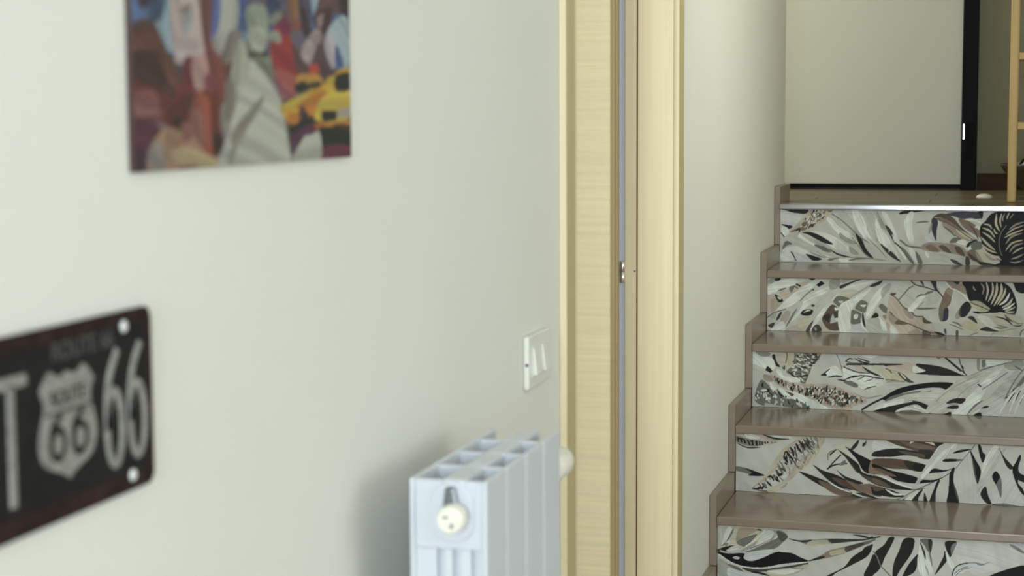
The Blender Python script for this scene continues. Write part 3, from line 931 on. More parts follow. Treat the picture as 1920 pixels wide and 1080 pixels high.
 ((1640, 810), 6.857, """
p L .5: 0,90 160,100 380,210 0,250
p B 1: 150,95 400,100 860,130 840,190 760,300 700,350 560,330 540,260 380,200 240,150
p b .8: 320,110 600,150 780,210 620,230 440,180
p k .7: 560,230 740,240 720,340 620,330
p k .9: 640,110 860,130 830,190
e L 26: 450,150 480,125 520,115
e W 34: 640,125 700,130 780,170
e L 10: 780,150 840,190
p k 1: -20,270 120,225 330,215 560,260 700,350 420,300 200,320 0,310
p b .6: 300,240 600,280 640,330 440,300
p B 1: -20,350 160,340 400,360 660,430 600,510 400,480 200,470 0,420
p k .7: 380,370 650,430 610,510 450,480
p K .9: 540,400 660,430 600,510 480,460
p K 1: -20,410 200,490 400,540 550,590 520,660 300,630 160,560 0,480
p b .8: -20,460 100,480 280,570 120,560 0,530
p k 1: -20,560 120,600 330,690 500,745 300,740 130,710 0,640
p b .7: -20,590 120,640 220,720 120,700 0,650
p k 1: -20,700 200,740 380,825 240,840 100,820 -20,800
p b .6: -20,690 60,700 120,740 0,760
p k 1: -20,830 60,870 140,890 0,900
e L 30: 60,555 260,650 500,730
e L 30: 130,730 260,800 400,800
l G 12: 200,890 360,840 500,760 720,660 900,570 1040,470 1120,370 1240,230 1290,160
p K 1: 340,880 420,830 330,900
p L .6: 350,890 560,760 460,890
p k 1: 460,905 560,780 620,740 560,850 555,910
p k 1: 640,780 680,905 630,905
p k 1: 700,910 760,740 800,640 840,620 790,760 775,920
p K 1: 930,930 950,760 960,560 1000,470 1030,470 1010,620 1060,780 1080,930
p w 1: 860,160 1090,150 960,300 740,480 600,670 520,670 640,460 740,300
p L 1: 860,260 960,210 760,440 620,600 600,560 720,420
e L 34: 1060,150 1020,180 980,220
p K 1: 870,370 930,345 1140,355 1080,375 920,385
p K 1: 1000,275 1080,235 1200,220 1240,225 1120,260
p K 1: 700,530 760,470 900,490 1030,460 900,510 760,525
p K 1: 580,660 620,615 760,615 880,580 760,640 640,655
l k 10: 430,745 560,740 640,720
e k 16: 1140,170 1220,150
p K 1: 1330,165 1360,170 1390,260 1425,300 1390,395 1350,300
p K 1: 1230,240 1300,360 1365,500 1325,670 1280,540 1255,380
p w 1: 1520,185 1600,185 1520,400 1400,700 1290,830 1360,560 1430,360
p L .8: 1520,190 1590,200 1480,360 1380,540 1400,400
l g 10: 1600,300 1500,450 1400,640
p S 1: 1600,290 1700,200 1600,360 1480,560 1320,800 1440,540
p k 1: 1600,200 1660,310 1780,450 1740,480 1680,410
p K 1: 1870,290 1880,340 1850,440 1860,520 1930,570 1930,650 1840,620 1900,720 1930,820 1850,730 1770,500 1820,380
e w 30: 1840,640 1880,680 1930,740
p K 1: 1510,580 1560,505 1630,620 1625,850 1570,700
p k 1: 1360,800 1425,700 1460,820 1500,920 1430,910
e k 30: 1500,930 1700,935 1930,980
p G 1: 1640,950 1760,940 1860,965 1720,970
p V .3: 1080,300 1240,300 1330,700 1340,900 1100,930 1010,620
p V .5: 1500,900 1700,500 1920,900 1920,960
""")],
0: [((1335, 970), 6.4, """
p S 1: 50,110 80,180 100,330 60,400
p y .8: 110,110 640,140 540,300 400,370 200,350 100,330 160,230
p S .8: 120,120 260,120 200,230 130,330
e g 26: 190,130 160,250 100,350
e G 22: 260,130 230,200 170,300
p L .9: 180,130 240,130 180,260 110,330
p G 1: 300,290 400,240 540,200 480,280 400,350 320,330
p b .5: 330,130 540,150 380,250 290,300
e k 20: 530,150 570,150 600,160
p g 1: 640,150 780,170 700,290 500,370 340,410 420,350 560,270
p L .7: 560,270 640,160 740,170 700,260 520,340
l L 12: 640,150 520,270 400,350
p G 1: 770,165 840,165 910,225 870,280 760,370 600,390 400,420 460,370 680,290 790,240
p k .4: 780,165 910,230 850,290 800,250
p k 1: 60,400 130,360 260,335 300,350 180,410
e G 26: 120,340 180,310 160,350
e L 26: 170,310 200,290 220,290
p V 1: 170,395 260,340 320,345 300,385 210,405
l S 14: 90,395 200,425 340,420 500,370 700,280
p K 1: 60,410 200,435 380,430 380,490 460,525 600,490 760,420 860,420 960,430 1060,480 1150,530 900,560 620,600 400,590 220,530 120,470
p V 1: 380,480 440,430 600,400 740,400 620,470 480,525
p V 1: 248,485 285,465 335,485 305,505
l L 13: 80,440 240,545 400,595 620,605 850,565 1160,535
p g .6: 80,500 200,560 320,650 240,700 80,700
p G 1: 180,560 300,590 380,650 280,620
p k .8: 360,600 560,625 800,600 1000,570 1160,545 1060,600 820,630 560,660 440,650
p y .8: 430,655 800,640 1150,560 1090,640 900,704 640,704 560,660
p L .8: 660,640 1100,600 900,680
e k 26: 460,655 580,670 700,704
e G 14: 900,600 1060,620 1110,600
p V 1: 200,600 340,650 560,680 600,720 220,720
p G 1: 915,250 1000,275 1180,270 1400,255 1700,260 1900,265 1640,295 1400,320 1200,330 1120,320 1040,290
p y .8: 1180,280 1380,270 1420,320 1240,345 1140,325
p k .9: 915,250 1040,275 1200,270 1130,300 1000,285
p k .7: 1420,260 1700,262 1900,266 1640,295 1430,305
p k .9: 1690,210 1800,215 1930,255 1860,250
e k 20: 1860,260 1920,240 1930,245
p b .8: 1150,525 1300,460 1400,400 1560,360 1930,270 1930,290 1700,390 1560,440 1400,485 1240,515
p y .7: 1420,410 1580,370 1680,360 1600,420 1440,460
p k .9: 1150,528 1300,470 1360,470 1300,500
p k .7: 1620,350 1930,275 1930,285 1700,380 1610,410
p k 1: 1380,700 1580,600 1680,480 1800,400 1930,320 1870,460 1700,560 1500,660 1440,704
p K .9: 1820,704 1880,570 1930,470 1930,704
"""),
 ((1620, 970), 6.4, """
l k 14: -10,225 80,250 180,235
l k 12: -10,265 100,250 200,232
p G .8: -10,310 80,270 150,245 60,320
p k 1: -10,380 60,340 40,400 -10,470
p k 1: 300,245 365,245 320,350 250,480 200,580 130,430 240,330
p k 1: 120,440 200,590 90,704 0,720 60,580
p k 1: 480,260 600,260 590,380 540,480 440,620 380,720 340,720 360,540 420,400
p k 1: 650,440 640,560 600,660 480,720 460,704 540,560
p L .9: 650,260 670,260 660,380 640,500 650,620 720,720 840,700 800,560 740,420 700,330
p G 1: 670,265 810,270 815,370 790,430 760,400 720,330
p k .8: 770,275 815,275 810,380 790,430
e k 22: 670,290 720,420 740,510
e G 18: 750,300 790,440 820,600
e g 14: 730,560 760,640 780,704
p k 1: 980,290 1110,290 1090,370 1030,480 980,370
p k 1: 970,400 1000,500 940,590 850,690 900,580 950,480
p L .9: 975,380 1010,440 1090,600 1080,640 1000,540
l G 16: 110,405 160,480 200,580 320,704
p k .9: 1740,325 1810,340 1930,420 1900,430 1800,375
p V 1: 1060,640 1120,590 1240,550 1380,560 1420,590 1240,640 1080,720
l k 12: 1050,720 1090,610 1180,560 1320,545 1420,565
p k .9: 1340,552 1440,555 1520,530 1410,582
l G 8: 1080,680 1160,620 1250,590
l G 8: 1100,700 1180,630 1290,600
p K 1: 1500,720 1700,630 1930,580 1930,720
p V .5: 1100,300 1900,320 1900,560 1560,640 1300,680 1240,540 1100,560
""")],
}

RES = .00125
tiles = []
for i, k in [(0, -1), (1, 0), (2, 1), (3, 2), (4, 3), (5, -2)]:                 # riser i stands on tread k
    Yp = NY+(k+1)*RUN+.020 if k < 3 else LY+.004
    Z0 = NZ+k*RISE+.0006; Z1 = NZ+(k+1)*RISE-(NT if k < 3 else .0160)
    w_, h_ = SR-SX-.001, Z1-Z0-.0004
    ras = Raster(w_, h_, RES, INK['w'])
    ax_, ay_ = ras.xx*RES/2, ras.yy*RES/2
    ras.img *= (1+.02*np.sin(ax_*31+1.7*np.sin(ay_*40+i))*np.sin(ay_*55+i*2)+.012*np.sin(ax_*140+ay_*90))[..., None]
    ras.img += np.random.RandomState(i).normal(0, 1.2, ras.img.shape[:2])[..., None]
    for og, s_, spec in ART.get(i, []): paint(ras, Yp, SX+.0005, Z0, spec, og, s_)
    # the part of the tile outside the photograph goes on with fronds of the same kind
    rnd = random.Random(20+i)
    for j in range(34 if i < 5 else 90):
        x = (.80 if i < 5 else .03)+rnd.random()*(.40 if i < 5 else 1.15); z = rnd.random()*.14; a = rnd.uniform(-1.2, 1.2); L = rnd.uniform(.08, .17)
        pts = [(x, z), (x+L*.5*math.cos(a), z+L*.5*math.sin(a)+.01), (x+L*math.cos(a), z+L*math.sin(a))]
        if i < 5 and min(p[0] for p in pts) < .78: continue
        ras.stroke(pts, rnd.uniform(.010, .024), INK[rnd.choice('kgLGbk')], 'e', 1)
    o = printed_slab('riser_tile', ras, lambda u, v, Yp=Yp, Z0=Z0: np.stack([SX+.0005+u, np.full_like(u, Yp), Z0+v], 1), (0, .009, 0), 'print_tile', (150, 140, 120), xbreak=.78 if i < 5 else .02)
    parts_to(st, o); tiles.append(o)
for o, t in zip(tiles, ['riser tile with a white-veined black leaf and zebra-like fronds', 'riser tile with spotted pale leaf and black palm fronds', 'riser tile with speckled leaves and a dark blade leaf',
                        'riser tile with pale arching fronds and a striped round leaf', 'top riser tile with pale palm fronds and a black striped leaf', 'lowest riser tile with loose dark and grey blades']): o['label'] = t
# ---------------------------------------------------------------- radiator
XF, XB, RY, SW = -.565, -.657, 1.842, .082
RZ = EZ-.413; RB = .10
def section(parent, y, near):
    bm = bmesh.new()
    prism(bm, [(XF, y+.0012), (XF, y+SW-.0012), (XF-.004, y+SW-.0006), (XF-.006, y+SW-.0006), (XF-.006, y+.0006), (XF-.004, y+.0006)], 'z', RB, RZ-.004) if False else None
    box(bm, XF-.006, XF, y+.001, y+SW-.001, RB, RZ)
    f = obj('front_plate', bm, 'white', bevel=.0025, seg=3)
    b = obj('rear_plate', boxes((XB, XB+.006, y+.001, y+SW-.001, RB, RZ)), 'white', bevel=.0025, seg=3)
    # hollow body: web across at the near side, central column, fins
    xc = (XF+XB)/2
    bm = bmesh.new()
    yw = y+.004
    box(bm, XB+.006, XF-.006, yw, yw+.010, RZ-.080, RZ-.0015)
    for x0, x1 in ((XB+.006, -.6255), (-.6175, -.6068), (-.5988, -.5847), (-.5767, XF-.006)):
        box(bm, x0, x1, yw, yw+.060, RB, RZ-.080)
    box(bm, XB+.006, XF-.006, yw+.010, yw+.014, RB, RZ-.080)
    box(bm, XB+.006, XF-.006, yw+.045, yw+.050, RB, RZ-.02)
    web = obj('web', bm, 'white', bevel=.0015)
    rg = obj('ridge', boxes((xc-.007, xc+.019, y+.001, y+SW-.001, RZ-.030, RZ+.0005)), 'white', bevel=.004, seg=3)
    parts_to(parent, f, b, web, rg)
rad = thing('radiator', (XF, RY, RB), 'white aluminium column radiator on the wall left of the doorway', 'radiator')
for i in range(4): section(rad, RY+i*SW, i == 0)
xc = (XF+XB)/2
# raised rounded panel on the end section behind the valve
pts = []
for i in range(13):
    a = PI*i/12; pts.append((xc+.0055+.0255*math.cos(a), RZ-.024+.022*math.sin(a)))
for i in range(13):
    a = PI+PI*i/12; pts.append((xc+.0055+.0255*math.cos(a), RZ-.050+.020*math.sin(a)))
o = obj('end_boss', prism(bmesh.new(), pts, 'y', RY-.003, RY+.005), 'white', bevel=.0015)
parts_to(rad, o)
for yb in (RY+.08, RY+.24):
    o = obj('bracket', boxes((W+.0005, XB+.002, yb, yb+.014, RB+.20, RB+.22)), 'white'); parts_to(rad, o)
vx, vz = -.5985, EZ-.4515
o = obj('valve_body', prism(bmesh.new(), [(vx-.0120, RZ-.006), (vx-.0005, RZ-.006), (vx+.0045, vz+.004), (vx-.0155, vz+.004)], 'y', RY-.012, RY-.002), 'steel_dark', bevel=.003, seg=3); parts_to(rad, o)
o = obj('valve_body', lathe(bmesh.new(), [(.009, -.016), (.012, -.014), (.012, -.006), (.014, -.005), (.014, 0)], (vx, RY, vz), 'y', 24), 'steel_dark', smooth=False); parts_to(rad, o)
kn = obj('valve_knob', lathe(bmesh.new(), [(.0145, -.010), (.0162, -.013), (.0162, -.028), (.0150, -.032), (.0120, -.0335), (.0115, -.0325), (.004, -.0325)], (vx, RY, vz), 'y', 40), 'cream', smooth=False, bevel=.0008); parts_to(rad, kn)
mk = obj('dial_mark', boxes((vx-.0075, vx-.001, RY-.0333, RY-.0320, vz+.002, vz+.0045), (vx+.001, vx+.0045, RY-.0333, RY-.0320, vz-.009, vz-.003)), 'mark', bevel=.0006); parts_to(rad, mk)
kf = obj('valve_knob', lathe(bmesh.new(), [(.012, 0), (.012, .030), (.019, .036), (.0215, .060), (.0215, .095), (.019, .108), (.011, .114)], (-.5925, RY+4*SW, EZ-.474), 'y', 32), 'cream', smooth=True); parts_to(rad, kf)
# ---------------------------------------------------------------- light switch
sw = thing('light_switch', (W, 2.635, EZ-.39), 'white two-rocker light switch on the wall above the radiator', 'switch')
y0, y1, z0, z1 = 2.566, 2.690, EZ-.4285, EZ-.3455
t_ = .0095
o = obj('plate', boxes((W+.0003, W+t_, y0, y1, z0, z1)), 'plastic', bevel=.003, seg=3); parts_to(sw, o)
o = obj('insert', boxes((W+t_-.0005, W+t_+.0008, y0+.018, y1-.014, z0+.016, z1-.016)), 'plastic', bevel=.0006); parts_to(sw, o)
for a, b in ((2.590, 2.618), (2.642, 2.670)):
    bm = bmesh.new()
    prism(bm, [(W+t_+.0006, z0+.020), (W+t_+.0075, z0+.021), (W+t_+.0020, z1-.020), (W+t_+.0006, z1-.020)], 'y', a, b)
    o = obj('rocker', bm, 'plastic', bevel=.001); parts_to(sw, o)
o = obj('release_slot', boxes((W+.004, W+.0085, y0-.0004, y0+.001, EZ-.392, EZ-.387)), 'mark'); parts_to(sw, o)
# ---------------------------------------------------------------- licence-plate style sign
PX = W+.006
sg = thing('metal_sign', (W, 1.22, EZ-.24), 'dark rusty embossed metal wall sign with a route shield and 66', 'sign')
SY0, SY1, SZ0, SZ1 = 1.062, 1.362, EZ-.3205, EZ-.1655
def rrect(y0, y1, z0, z1, r, n=6):
    p = []
    for cy, cz, a0 in ((y1-r, z1-r, 0), (y0+r, z1-r, PI/2), (y0+r, z0+r, PI), (y1-r, z0+r, 3*PI/2)):
        for i in range(n+1): a = a0+PI/2*i/n; p.append((cy+r*math.cos(a), cz+r*math.sin(a)))
    return p
o = obj('plate', prism(bmesh.new(), rrect(SY0, SY1, SZ0, SZ1, .010), 'x', W+.0035, PX-.0005), 'sign_rust'); parts_to(sg, o)
bm = bmesh.new(); outer = rrect(SY0+.0005, SY1-.0005, SZ0+.0005, SZ1-.0005, .010); inner = rrect(SY0+.006, SY1-.006, SZ0+.006, SZ1-.006, .006)
A = [bm.verts.new((PX-.0005, *p)) for p in outer]; B = [bm.verts.new((PX+.0018, (p[0]+q[0])/2, (p[1]+q[1])/2)) for p, q in zip(outer, inner)]; D = [bm.verts.new((PX-.0005, *p)) for p in inner]
n = len(A)
for i in range(n):
    j = (i+1) % n; bm.faces.new((A[i], A[j], B[j], B[i])); bm.faces.new((B[i], B[j], D[j], D[i]))
o = obj('rim', bm, 'sign_rust', smooth=True); parts_to(sg, o)
o = obj('painted_field', prism(bmesh.new(), rrect(SY0+.010, SY1-.010, SZ0+.016, SZ1-.012, .006), 'x', PX-.0006, PX+.0002), 'sign_ink'); parts_to(sg, o)
def ribbon(bm, pts, wd, x0, x1, closed=False):
    c = catmull(pts, closed, 8) if len(pts) > 2 else np.array(pts, float)
    if closed: d = (np.roll(c, -1, 0)-np.roll(c, 1, 0))
    else: d = np.gradient(c, axis=0)
    L = np.hypot(d[:, 0], d[:, 1]); nr = np.stack([-d[:, 1]/L, d[:, 0]/L], 1)*wd/2
    rows = []
    for p, q in zip(c, nr):
        rows.append([bm.verts.new(v) for v in ((x0, *(p+q)), (x1, *(p+q*.75)), (x1, *(p-q*.75)), (x0, *(p-q)))])
    m_ = len(rows)
    for i in range(m_ if closed else m_-1):
        a, b = rows[i], rows[(i+1) % m_]
        for k in range(3): bm.faces.new((a[k], b[k], b[k+1], a[k+1]))
    if not closed: bm.faces.new(rows[0]); bm.faces.new(rows[-1][::-1])
def six(y, z, w_, h_, wd, x0, x1):      # y,z bottom-left corner
    bm = bmesh.new(); rw, rh = w_/2-wd/2, h_*.31; cy, cz = y+w_/2, z+rh+wd/2
    ribbon(bm, [(cy+rw*math.cos(a), cz+rh*math.sin(a)) for a in [2*PI*i/12 for i in range(12)]], wd, x0, x1, True)
    ribbon(bm, [(cy-rw, cz), (cy-rw*.92, cz+rh*.9), (cy-rw*.45, z+h_*.82), (cy+rw*.55, z+h_)], wd, x0, x1)
    return bm
for yy, zz in ((1.277, EZ-.2965), (1.3165, EZ-.2950)):
    o = obj('numeral', six(yy, zz, .034, .100, .0085, PX, PX+.0016), 'sign_grey'); parts_to(sg, o)
bm = bmesh.new(); ribbon(bm, [(1.1385, EZ-.295), (1.1385, EZ-.202)], .0095, PX, PX+.0016); ribbon(bm, [(1.117, EZ-.2005), (1.160, EZ-.2005)], .010, PX, PX+.0016)
o = obj('letter_t', bm, 'sign_grey'); parts_to(sg, o)
# shield
half = [(0, .0415), (.010, .0385), (.019, .0405), (.026, .044), (.036, .036), (.0405, .030), (.036, .022), (.035, .014), (.040, .002), (.0435, -.010), (.0415, -.022), (.033, -.031), (.018, -.0365), (.006, -.041), (0, -.0445)]
SCY, SCZ = 1.2195, EZ-.2440
sh = [(SCY+a, SCZ+b) for a, b in half]+[(SCY-a, SCZ+b) for a, b in half[-2:0:-1]]
o = obj('shield', prism(bmesh.new(), [tuple(p) for p in catmull(sh, True, 3)], 'x', PX-.0002, PX+.0014), 'sign_grey'); parts_to(sg, o)
shield = o
o = obj('shield_line', boxes((PX+.0013, PX+.0017, SCY-.035, SCY+.035, SCZ+.0095, SCZ+.0115)), 'sign_ink'); parts_to(sg, o)
for yy in (SCY-.0300, SCY+.0035):
    o = obj('shield_numeral', six(yy, SCZ-.029, .0265, .037, .0065, PX+.0013, PX+.0019), 'sign_ink'); parts_to(sg, o)
def text(name, body, y, z, size, x, mt, parent, sx=1.0):
    cu = bpy.data.curves.new(name, 'FONT'); cu.body = body; cu.size = size; cu.extrude = .0002; cu.align_x = 'CENTER'; cu.align_y = 'CENTER'; cu.offset = size*.012
    to = bpy.data.objects.new('tmp', cu); C.objects.link(to)
    me = bpy.data.meshes.new_from_object(to.evaluated_get(bpy.context.evaluated_depsgraph_get()))
    bpy.data.objects.remove(to); bpy.data.curves.remove(cu)
    me.transform(Matrix(((0, 0, 1, x), (sx, 0, 0, y), (0, 1, 0, z), (0, 0, 0, 1)))); me.name = name; me.materials.clear()
    o = link(name, me, mt); parts_to(parent, o); return o
bpy.context.view_layer.update()
text('shield_lettering', 'ROUTE', SCY, SCZ+.0215, .0165, PX+.0016, 'sign_ink', sg)
text('top_lettering', 'ROUTE 66', 1.247, EZ-.1865, .0205, PX+.0003, 'sign_faint', sg, 1.05)
for yy, zz in ((1.3135, EZ-.1785), (1.3225, EZ-.3070), (1.1, EZ-.1785), (1.1, EZ-.3070)):
    o = obj('screw', lathe(bmesh.new(), [(.0052, 0), (.0050, .0014), (.0030, .0026), (.0008, .0028)], (PX, yy, zz), 'x', 20), 'screw'); parts_to(sg, o)
o = obj('spacer', boxes((W+.0003, W+.004, SY0+.03, SY1-.03, EZ-.25, EZ-.235)), 'sign_rust'); parts_to(sg, o)
# ---------------------------------------------------------------- canvas print
CX = W+.006
cy0, cy1, cz0, cz1 = 1.342, 1.844, EZ-.0505, EZ+.4495
cv = thing('canvas_print', (W, 1.57, cz0), 'city collage canvas print with a robed statue and yellow taxis', 'picture')
rc = Raster(cy1-cy0, cz1-cz0, .0022, (120, 104, 104)); rc.freq = 70; rc.amp = .15
def cpaint(spec, og, sc):
    def P(s):
        out = []
        for t in s.split():
            a, b = t.split(','); d = pixray(og[0]+float(a)/sc, og[1]+float(b)/sc); q = d*(CX/d.x)
            out.append((q.y-cy0, q.z+EZ-cz0))
        return out
    for line in spec.strip().splitlines():
        hx, pts = line.split(':'); h = hx.split(); P_ = P(pts); col = tuple(int(h[1][i:i+2], 16) for i in (0, 2, 4))
        if h[0] == 'p': rc.poly(catmull(P_, True), col)
        else: rc.stroke(P_, float(h[2])/sc*1.75/FPX*2.2, col, h[0])
rng = random.Random(4)
rc.poly([(0, .12), (.51, .12), (.51, .51), (0, .51)], (92, 118, 156))
for j in range(9): rc.stroke([(rng.uniform(0, .5), rng.uniform(.3, .5)), (rng.uniform(.1, .5), rng.uniform(.3, .5)), (rng.uniform(.2, .5), rng.uniform(.35, .5))], .05, (150, 168, 188), 'e')
for u0, wd_, h0, c in ((.0, .05, .27, (92, 52, 60)), (.045, .05, .36, (60, 66, 96)), (.10, .06, .31, (150, 130, 124)), (.165, .035, .42, (110, 66, 56)), (.33, .04, .40, (140, 96, 60)),
                       (.36, .05, .30, (72, 70, 98)), (.41, .05, .36, (108, 76, 76)), (.455, .05, .27, (62, 44, 46)), (.24, .04, .29, (70, 84, 128))):
    rc.poly([(u0, .08), (u0+wd_, .08), (u0+wd_, h0), (u0+wd_*.7, h0+.012), (u0+wd_*.5, h0+.045), (u0+wd_*.3, h0+.012), (u0, h0)], c)
    for r in range(6): rc.poly([(u0+.006, .17+r*.022), (u0+wd_-.006, .17+r*.022), (u0+wd_-.006, .176+r*.022), (u0+.006, .176+r*.022)], tuple(v*.75 for v in c))
rc.stroke([(.245, .12), (.222, .20), (.215, .27), (.213, .36)], .030, (158, 162, 148), 'l')
rc.poly([(.198, .36), (.228, .36), (.224, .375), (.202, .375)], (150, 130, 90))
rc.stroke([(.213, .372), (.207, .40), (.216, .425)], .026, (214, 170, 70), 'e')
# crop 200,0 x3 : skyline, bridge, robed statue, taxis
cpaint("""
p 4a5f8c: 110,-300 1400,-300 1400,120 110,130
p 8fa5b0: 300,-300 420,-300 420,260 300,250 240,100
p 5c74a0: 120,-120 240,-120 240,110 120,120
p 3d4c66: 240,-60 330,-60 310,100 240,110
p 3a3038: 175,-200 240,-200 235,20 180,20
p b8a49c: 380,-300 520,-300 540,60 560,480 490,500 470,340 440,330 400,360 380,300
p b8a49c: 370,-100 520,-100 520,380 380,300
p 9a9ca2: 430,100 470,50 480,120 460,190 430,160
p 8f837a: 410,60 450,20 480,40 440,80
p b9a6a2: 390,230 470,190 520,250 480,320 400,360
p 6e4238: 520,-300 640,-300 620,60 590,260 560,300 530,100
p 5d4560: 590,-300 680,-300 640,160 600,220
p 56649a: 630,-300 670,-300 640,100 590,240 590,120
p a9a89a: 650,-300 740,-300 740,100 700,200 660,280 610,300 600,230 640,100
p 9d9a94: 600,200 660,180 640,320 600,280
p 7d726a: 690,180 760,180 740,300 680,360 650,330
p 51342c: 150,130 260,120 330,260 420,420 500,560 520,700 400,700 300,600 150,560 140,300
p 6b4034: 150,190 260,190 300,260 200,310 140,290
p 44281f: 150,290 280,290 340,400 300,520 200,470 150,400
p 6a4134: 310,300 400,400 480,520 380,500 330,420
p 6d2f2a: 140,460 280,500 380,560 400,480 540,500 640,560 660,780 560,900 330,700 140,640
p 855049: 150,520 260,510 300,600 220,660 150,650
p 96625e: 150,610 300,620 290,655 160,650
p 5a2b38: 140,680 240,670 300,720 290,800 240,900 150,900
p 3e2735: 150,860 250,850 260,990 150,1000
p 7c3f38: 560,250 640,330 660,420 660,640 600,560 560,480
p 6e2c2e: 430,350 480,320 490,480 440,470
p b08a80: 480,330 560,320 570,480 500,500
p 8e4049: 560,420 600,430 600,490 550,490
p 5b2a22: 340,640 440,520 500,560 420,680 360,740
p 3b241c: 370,680 440,660 460,740 390,750
p 7f4a44: 480,560 520,580 520,720 470,680
p 9a4c38: 500,520 580,560 600,700 590,880 540,890 520,700
p 8d5a50: 480,620 540,640 550,860 500,820 470,740
p 6a3127: 590,540 660,580 665,800 600,860
p 3f2018: 600,760 660,760 660,850 600,860
p 9b7a5c: 240,840 330,720 420,740 480,760 560,860 650,900 650,960 400,980 240,990
p 8a8078: 230,850 300,800 330,960 250,960
p b39f74: 360,860 420,830 520,850 640,920 640,950 420,930
p 9a7460: 330,760 380,740 420,820 340,830
p 8f5b50: 420,700 460,690 480,780 420,800
p 8c5252: 420,930 500,930 500,970 410,970
p 5a5562: 740,-300 1100,-300 1040,60 960,120 920,60 760,60
p 46548c: 740,-100 800,-100 780,60 750,60
p 7d8fa6: 900,-300 1000,-300 960,60 920,40
p 3b405c: 900,-20 980,0 960,70 920,90
p 8c5f3c: 1000,-300 1060,-300 1080,160 1040,180
p 985040: 1050,120 1090,120 1100,200 1070,210
p 4a4660: 1060,-300 1180,-300 1140,200 1100,200
p 3c2b2c: 1090,60 1120,60 1160,260 1120,300
p 6c6076: 1040,180 1100,180 1120,260 1060,260
p 98aebb: 1120,-300 1240,-300 1200,60 1160,80
p 6a4c4c: 1180,40 1300,-300 1370,-300 1360,40 1280,80 1200,180
p 3e2a28: 1300,-300 1370,-300 1370,70 1310,60
p 4e3130: 1160,90 1260,40 1260,140 1210,190
p 9f8680: 1180,100 1220,80 1200,160
p 9f8b88: 1100,260 1180,160 1210,220 1150,360 1100,340
p b3a09a: 1100,260 1150,230 1160,300 1120,350
p 563c44: 1150,380 1200,240 1270,380 1260,440 1160,460
p 9fb0b4: 1230,200 1310,90 1360,130 1360,400 1300,390 1240,330
p b9acae: 1230,220 1280,200 1280,380 1250,350
p 485a90: 1285,280 1300,260 1330,370 1290,380
p 9a2f30: 920,250 960,110 1000,90 1030,220 1100,390 1060,430 960,420 930,340
p 7d2b46: 950,100 1000,80 1040,160 1010,200 970,170
p b05a52: 940,380 1040,420 1080,470 1060,540 1000,560 960,480
p 95505c: 940,420 1010,500 1060,540 1000,560
p 5c3f42: 1040,240 1100,330 1150,420 1080,420
p d04a38: 1140,370 1180,360 1200,410 1150,420
p a8a79c: 700,520 720,360 740,240 800,330 860,340 900,420 960,520 1000,640 1010,800 1040,920 660,960 670,760
p b4b4a4: 690,760 800,380 860,400 940,520 1000,700 1030,900 840,950 740,950
p 8f8880: 640,620 700,540 700,700 660,780
e 7f7768 60: 700,400 700,560 670,680
e 8d8d7c 34: 890,540 790,680 730,800
e 8f8f80 30: 740,800 700,880 700,940
e 8f8878 50: 800,640 740,760 700,800
p a3a391: 740,230 780,250 800,400 740,480 700,420
p 8e9480: 780,60 830,20 890,40 910,130 900,250 860,300 810,280 800,180
p a9ae9a: 800,170 860,150 900,200 890,280 830,290
p 9ba390: 830,50 870,50 890,100 850,130
e 8a8f7c 26: 900,130 950,100 990,80
e 9aa08c 30: 900,200 960,210 985,235
p 4e4438: 790,290 900,300 900,340 830,335
p 7b8a70: 880,330 920,330 920,440 890,400
p 767c68: 820,320 900,330 940,440 900,420
p 352b2a: 1010,560 1380,540 1380,890 1200,890 1060,800 1020,700
p c89c30: 985,590 1100,530 1240,470 1240,540 1200,640 1180,720 1120,620 1040,700 990,640
p d4b844: 990,590 1080,540 1160,540 1080,600 1000,610
p d0983c: 1080,420 1180,420 1210,440 1210,470 1080,470
p 24241c: 1070,470 1120,460 1130,510 1060,515
p 4a3c2a: 1130,470 1200,460 1200,490 1140,500
p c87c2c: 1060,600 1220,500 1260,520 1180,640 1160,690 1120,620
p 54303a: 1085,610 1110,600 1110,680 1085,680
p cf7c28: 1020,640 1080,640 1080,690 1030,700
p 23251d: 1030,720 1200,640 1220,720 1120,740 1050,760
p d4b844: 1180,600 1240,530 1370,510 1370,640 1340,680 1180,680
p d2ac38: 1240,440 1300,430 1290,510 1230,520
p d2a430: 1290,400 1370,380 1370,410 1300,420
p 20221a: 1290,430 1370,410 1370,500 1290,510
p 2b1d1c: 1215,625 1290,625 1285,675 1215,675
p b9a8a0: 1300,620 1370,610 1370,650 1310,660
p d09030: 1180,700 1370,680 1370,720 1220,730
p bf6a2a: 1160,700 1220,690 1210,740 1160,740
p 6e3a20: 1280,700 1370,700 1370,730 1290,730
p 1f2219: 1200,720 1370,730 1370,830 1210,820
p 6e2c3c: 1190,830 1370,820 1370,900 1180,900
p 5c2c48: 1020,780 1070,740 1160,700 1180,760 1090,780 1050,870
p b2b4a4: 1050,890 1110,770 1150,755 1200,750 1200,910 1060,930
e 6a7260 14: 1010,720 1030,820 1045,930
""", (200, 0), 3)

gr = rc.img.mean(2, keepdims=True); rc.img = (rc.img*.9+gr*.1)*.93
o = printed_slab('canvas', rc, lambda u, v: np.stack([np.full_like(u, CX), cy0+u, cz0+v], 1), (-.0055, 0, 0), 'print_canvas', (88, 66, 62)); parts_to(cv, o)
o = obj('stretcher', boxes((W+.0003, W+.0006, cy0+.01, cy1-.01, cz0+.01, cz1-.01)), 'pine'); parts_to(cv, o)
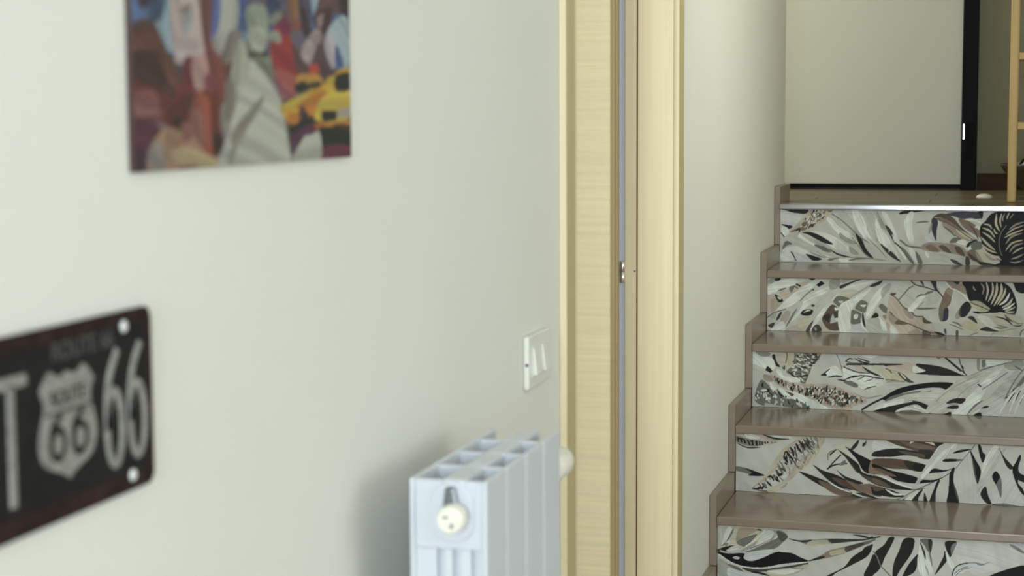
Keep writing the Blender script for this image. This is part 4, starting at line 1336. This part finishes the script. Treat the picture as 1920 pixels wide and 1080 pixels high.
# ---------------------------------------------------------------- things on the landing
ds = thing('door_stop', (-.110, 5.90, LZ), 'small off-white domed door stop on the landing planks', 'door stop')
o = obj('dome', lathe(bmesh.new(), [(.0255, 0), (.0262, .003), (.023, .0075), (.016, .0115), (.006, .0135)], (-.110, 5.895, LZ+.0002), 'z', 32), 'stop', smooth=True); parts_to(ds, o)
# pine shelf stand
SHX0, SHX1, SHY0, SHY1 = -.0365, .46, 5.610, 5.860
sf = thing('shelf_stand', (SHX0, SHY0, LZ), 'open light pine shelf stand at the edge of the landing', 'shelf')
for x in (SHX0, SHX1-.026):
    for y in (SHY0, SHY1-.022):
        o = obj('post', boxes((x, x+.026, y, y+.022, LZ, LZ+1.60)), 'pine', bevel=.006, seg=2); parts_to(sf, o)
zc = EZ-.066
while zc < LZ+1.6:
    o = obj('shelf_board', boxes((SHX0+.026, SHX1-.026, SHY0+.002, SHY1-.002, zc, zc+.021)), 'pine', bevel=.0015); parts_to(sf, o)
    zc += .2125
# bowl with a cloth behind the stand
BX, BY, BR = .105, 6.20, .172
bw = thing('bowl', (BX, BY, LZ), 'dark brown bowl on the landing behind the pine shelf stand', 'bowl')
prof = [(.070, 0), (.085, .006), (.125, .040), (.158, .078), (BR, .098), (BR, .102), (BR-.006, .102), (.150, .078), (.118, .044), (.08, .012), (.01, .010)]
o = obj('shell', lathe(bmesh.new(), prof, (BX, BY, LZ+.0003), 'z', 56), 'bowl', smooth=True); parts_to(bw, o)
cl = thing('striped_cloth', (BX, BY, LZ+.05), 'black and white striped cloth bundled in the dark bowl', 'cloth')
def blob(name, mt, c, r, sc, seed, parent, smooth=True):
    bm = bmesh.new(); bmesh.ops.create_icosphere(bm, subdivisions=4, radius=1)
    rn = random.Random(seed); ph = [rn.uniform(0, 6) for _ in range(6)]
    for v in bm.verts:
        p = v.co.copy(); k = 1+.07*math.sin(5*p.x+ph[0])*math.sin(4*p.y+ph[1])+.05*math.sin(9*p.z+ph[2]+3*p.x)
        v.co = Vector((p.x*sc[0]*r*k, p.y*sc[1]*r*k, p.z*sc[2]*r*k))+Vector(c)
    o = obj(name, bm, mt, smooth=smooth); parts_to(parent, o); return o
blob('fold', 'cloth_g', (BX, BY, LZ+.085), .125, (1.0, 1.0, .42), 3, cl)
for i in range(7):
    a0 = -2.75+i*.19
    bm = bmesh.new(); pts = []
    for j in range(13):
        t = j/12; th = a0+.25*t; r_ = .118*math.cos((t-.15)*1.45); zz = LZ+.088+.058*math.sin((t-.15)*1.45)
        pts.append((BX+r_*math.cos(th), BY+r_*math.sin(th), zz))
    prev = None
    for j, p in enumerate(pts):
        ring = []
        for q in range(8):
            a = 2*PI*q/8; ring.append(bm.verts.new((p[0]+.008*math.cos(a)*.8, p[1]+.008*math.cos(a)*.4, p[2]+.008*math.sin(a))))
        if prev:
            for q in range(8): bm.faces.new((prev[q], prev[(q+1) % 8], ring[(q+1) % 8], ring[q]))
        else: bm.faces.new(ring)
        prev = ring
    bm.faces.new(prev)
    o = obj('stripe', bm, 'cloth_k' if i % 2 == 0 else 'cloth_w', smooth=True); parts_to(cl, o)
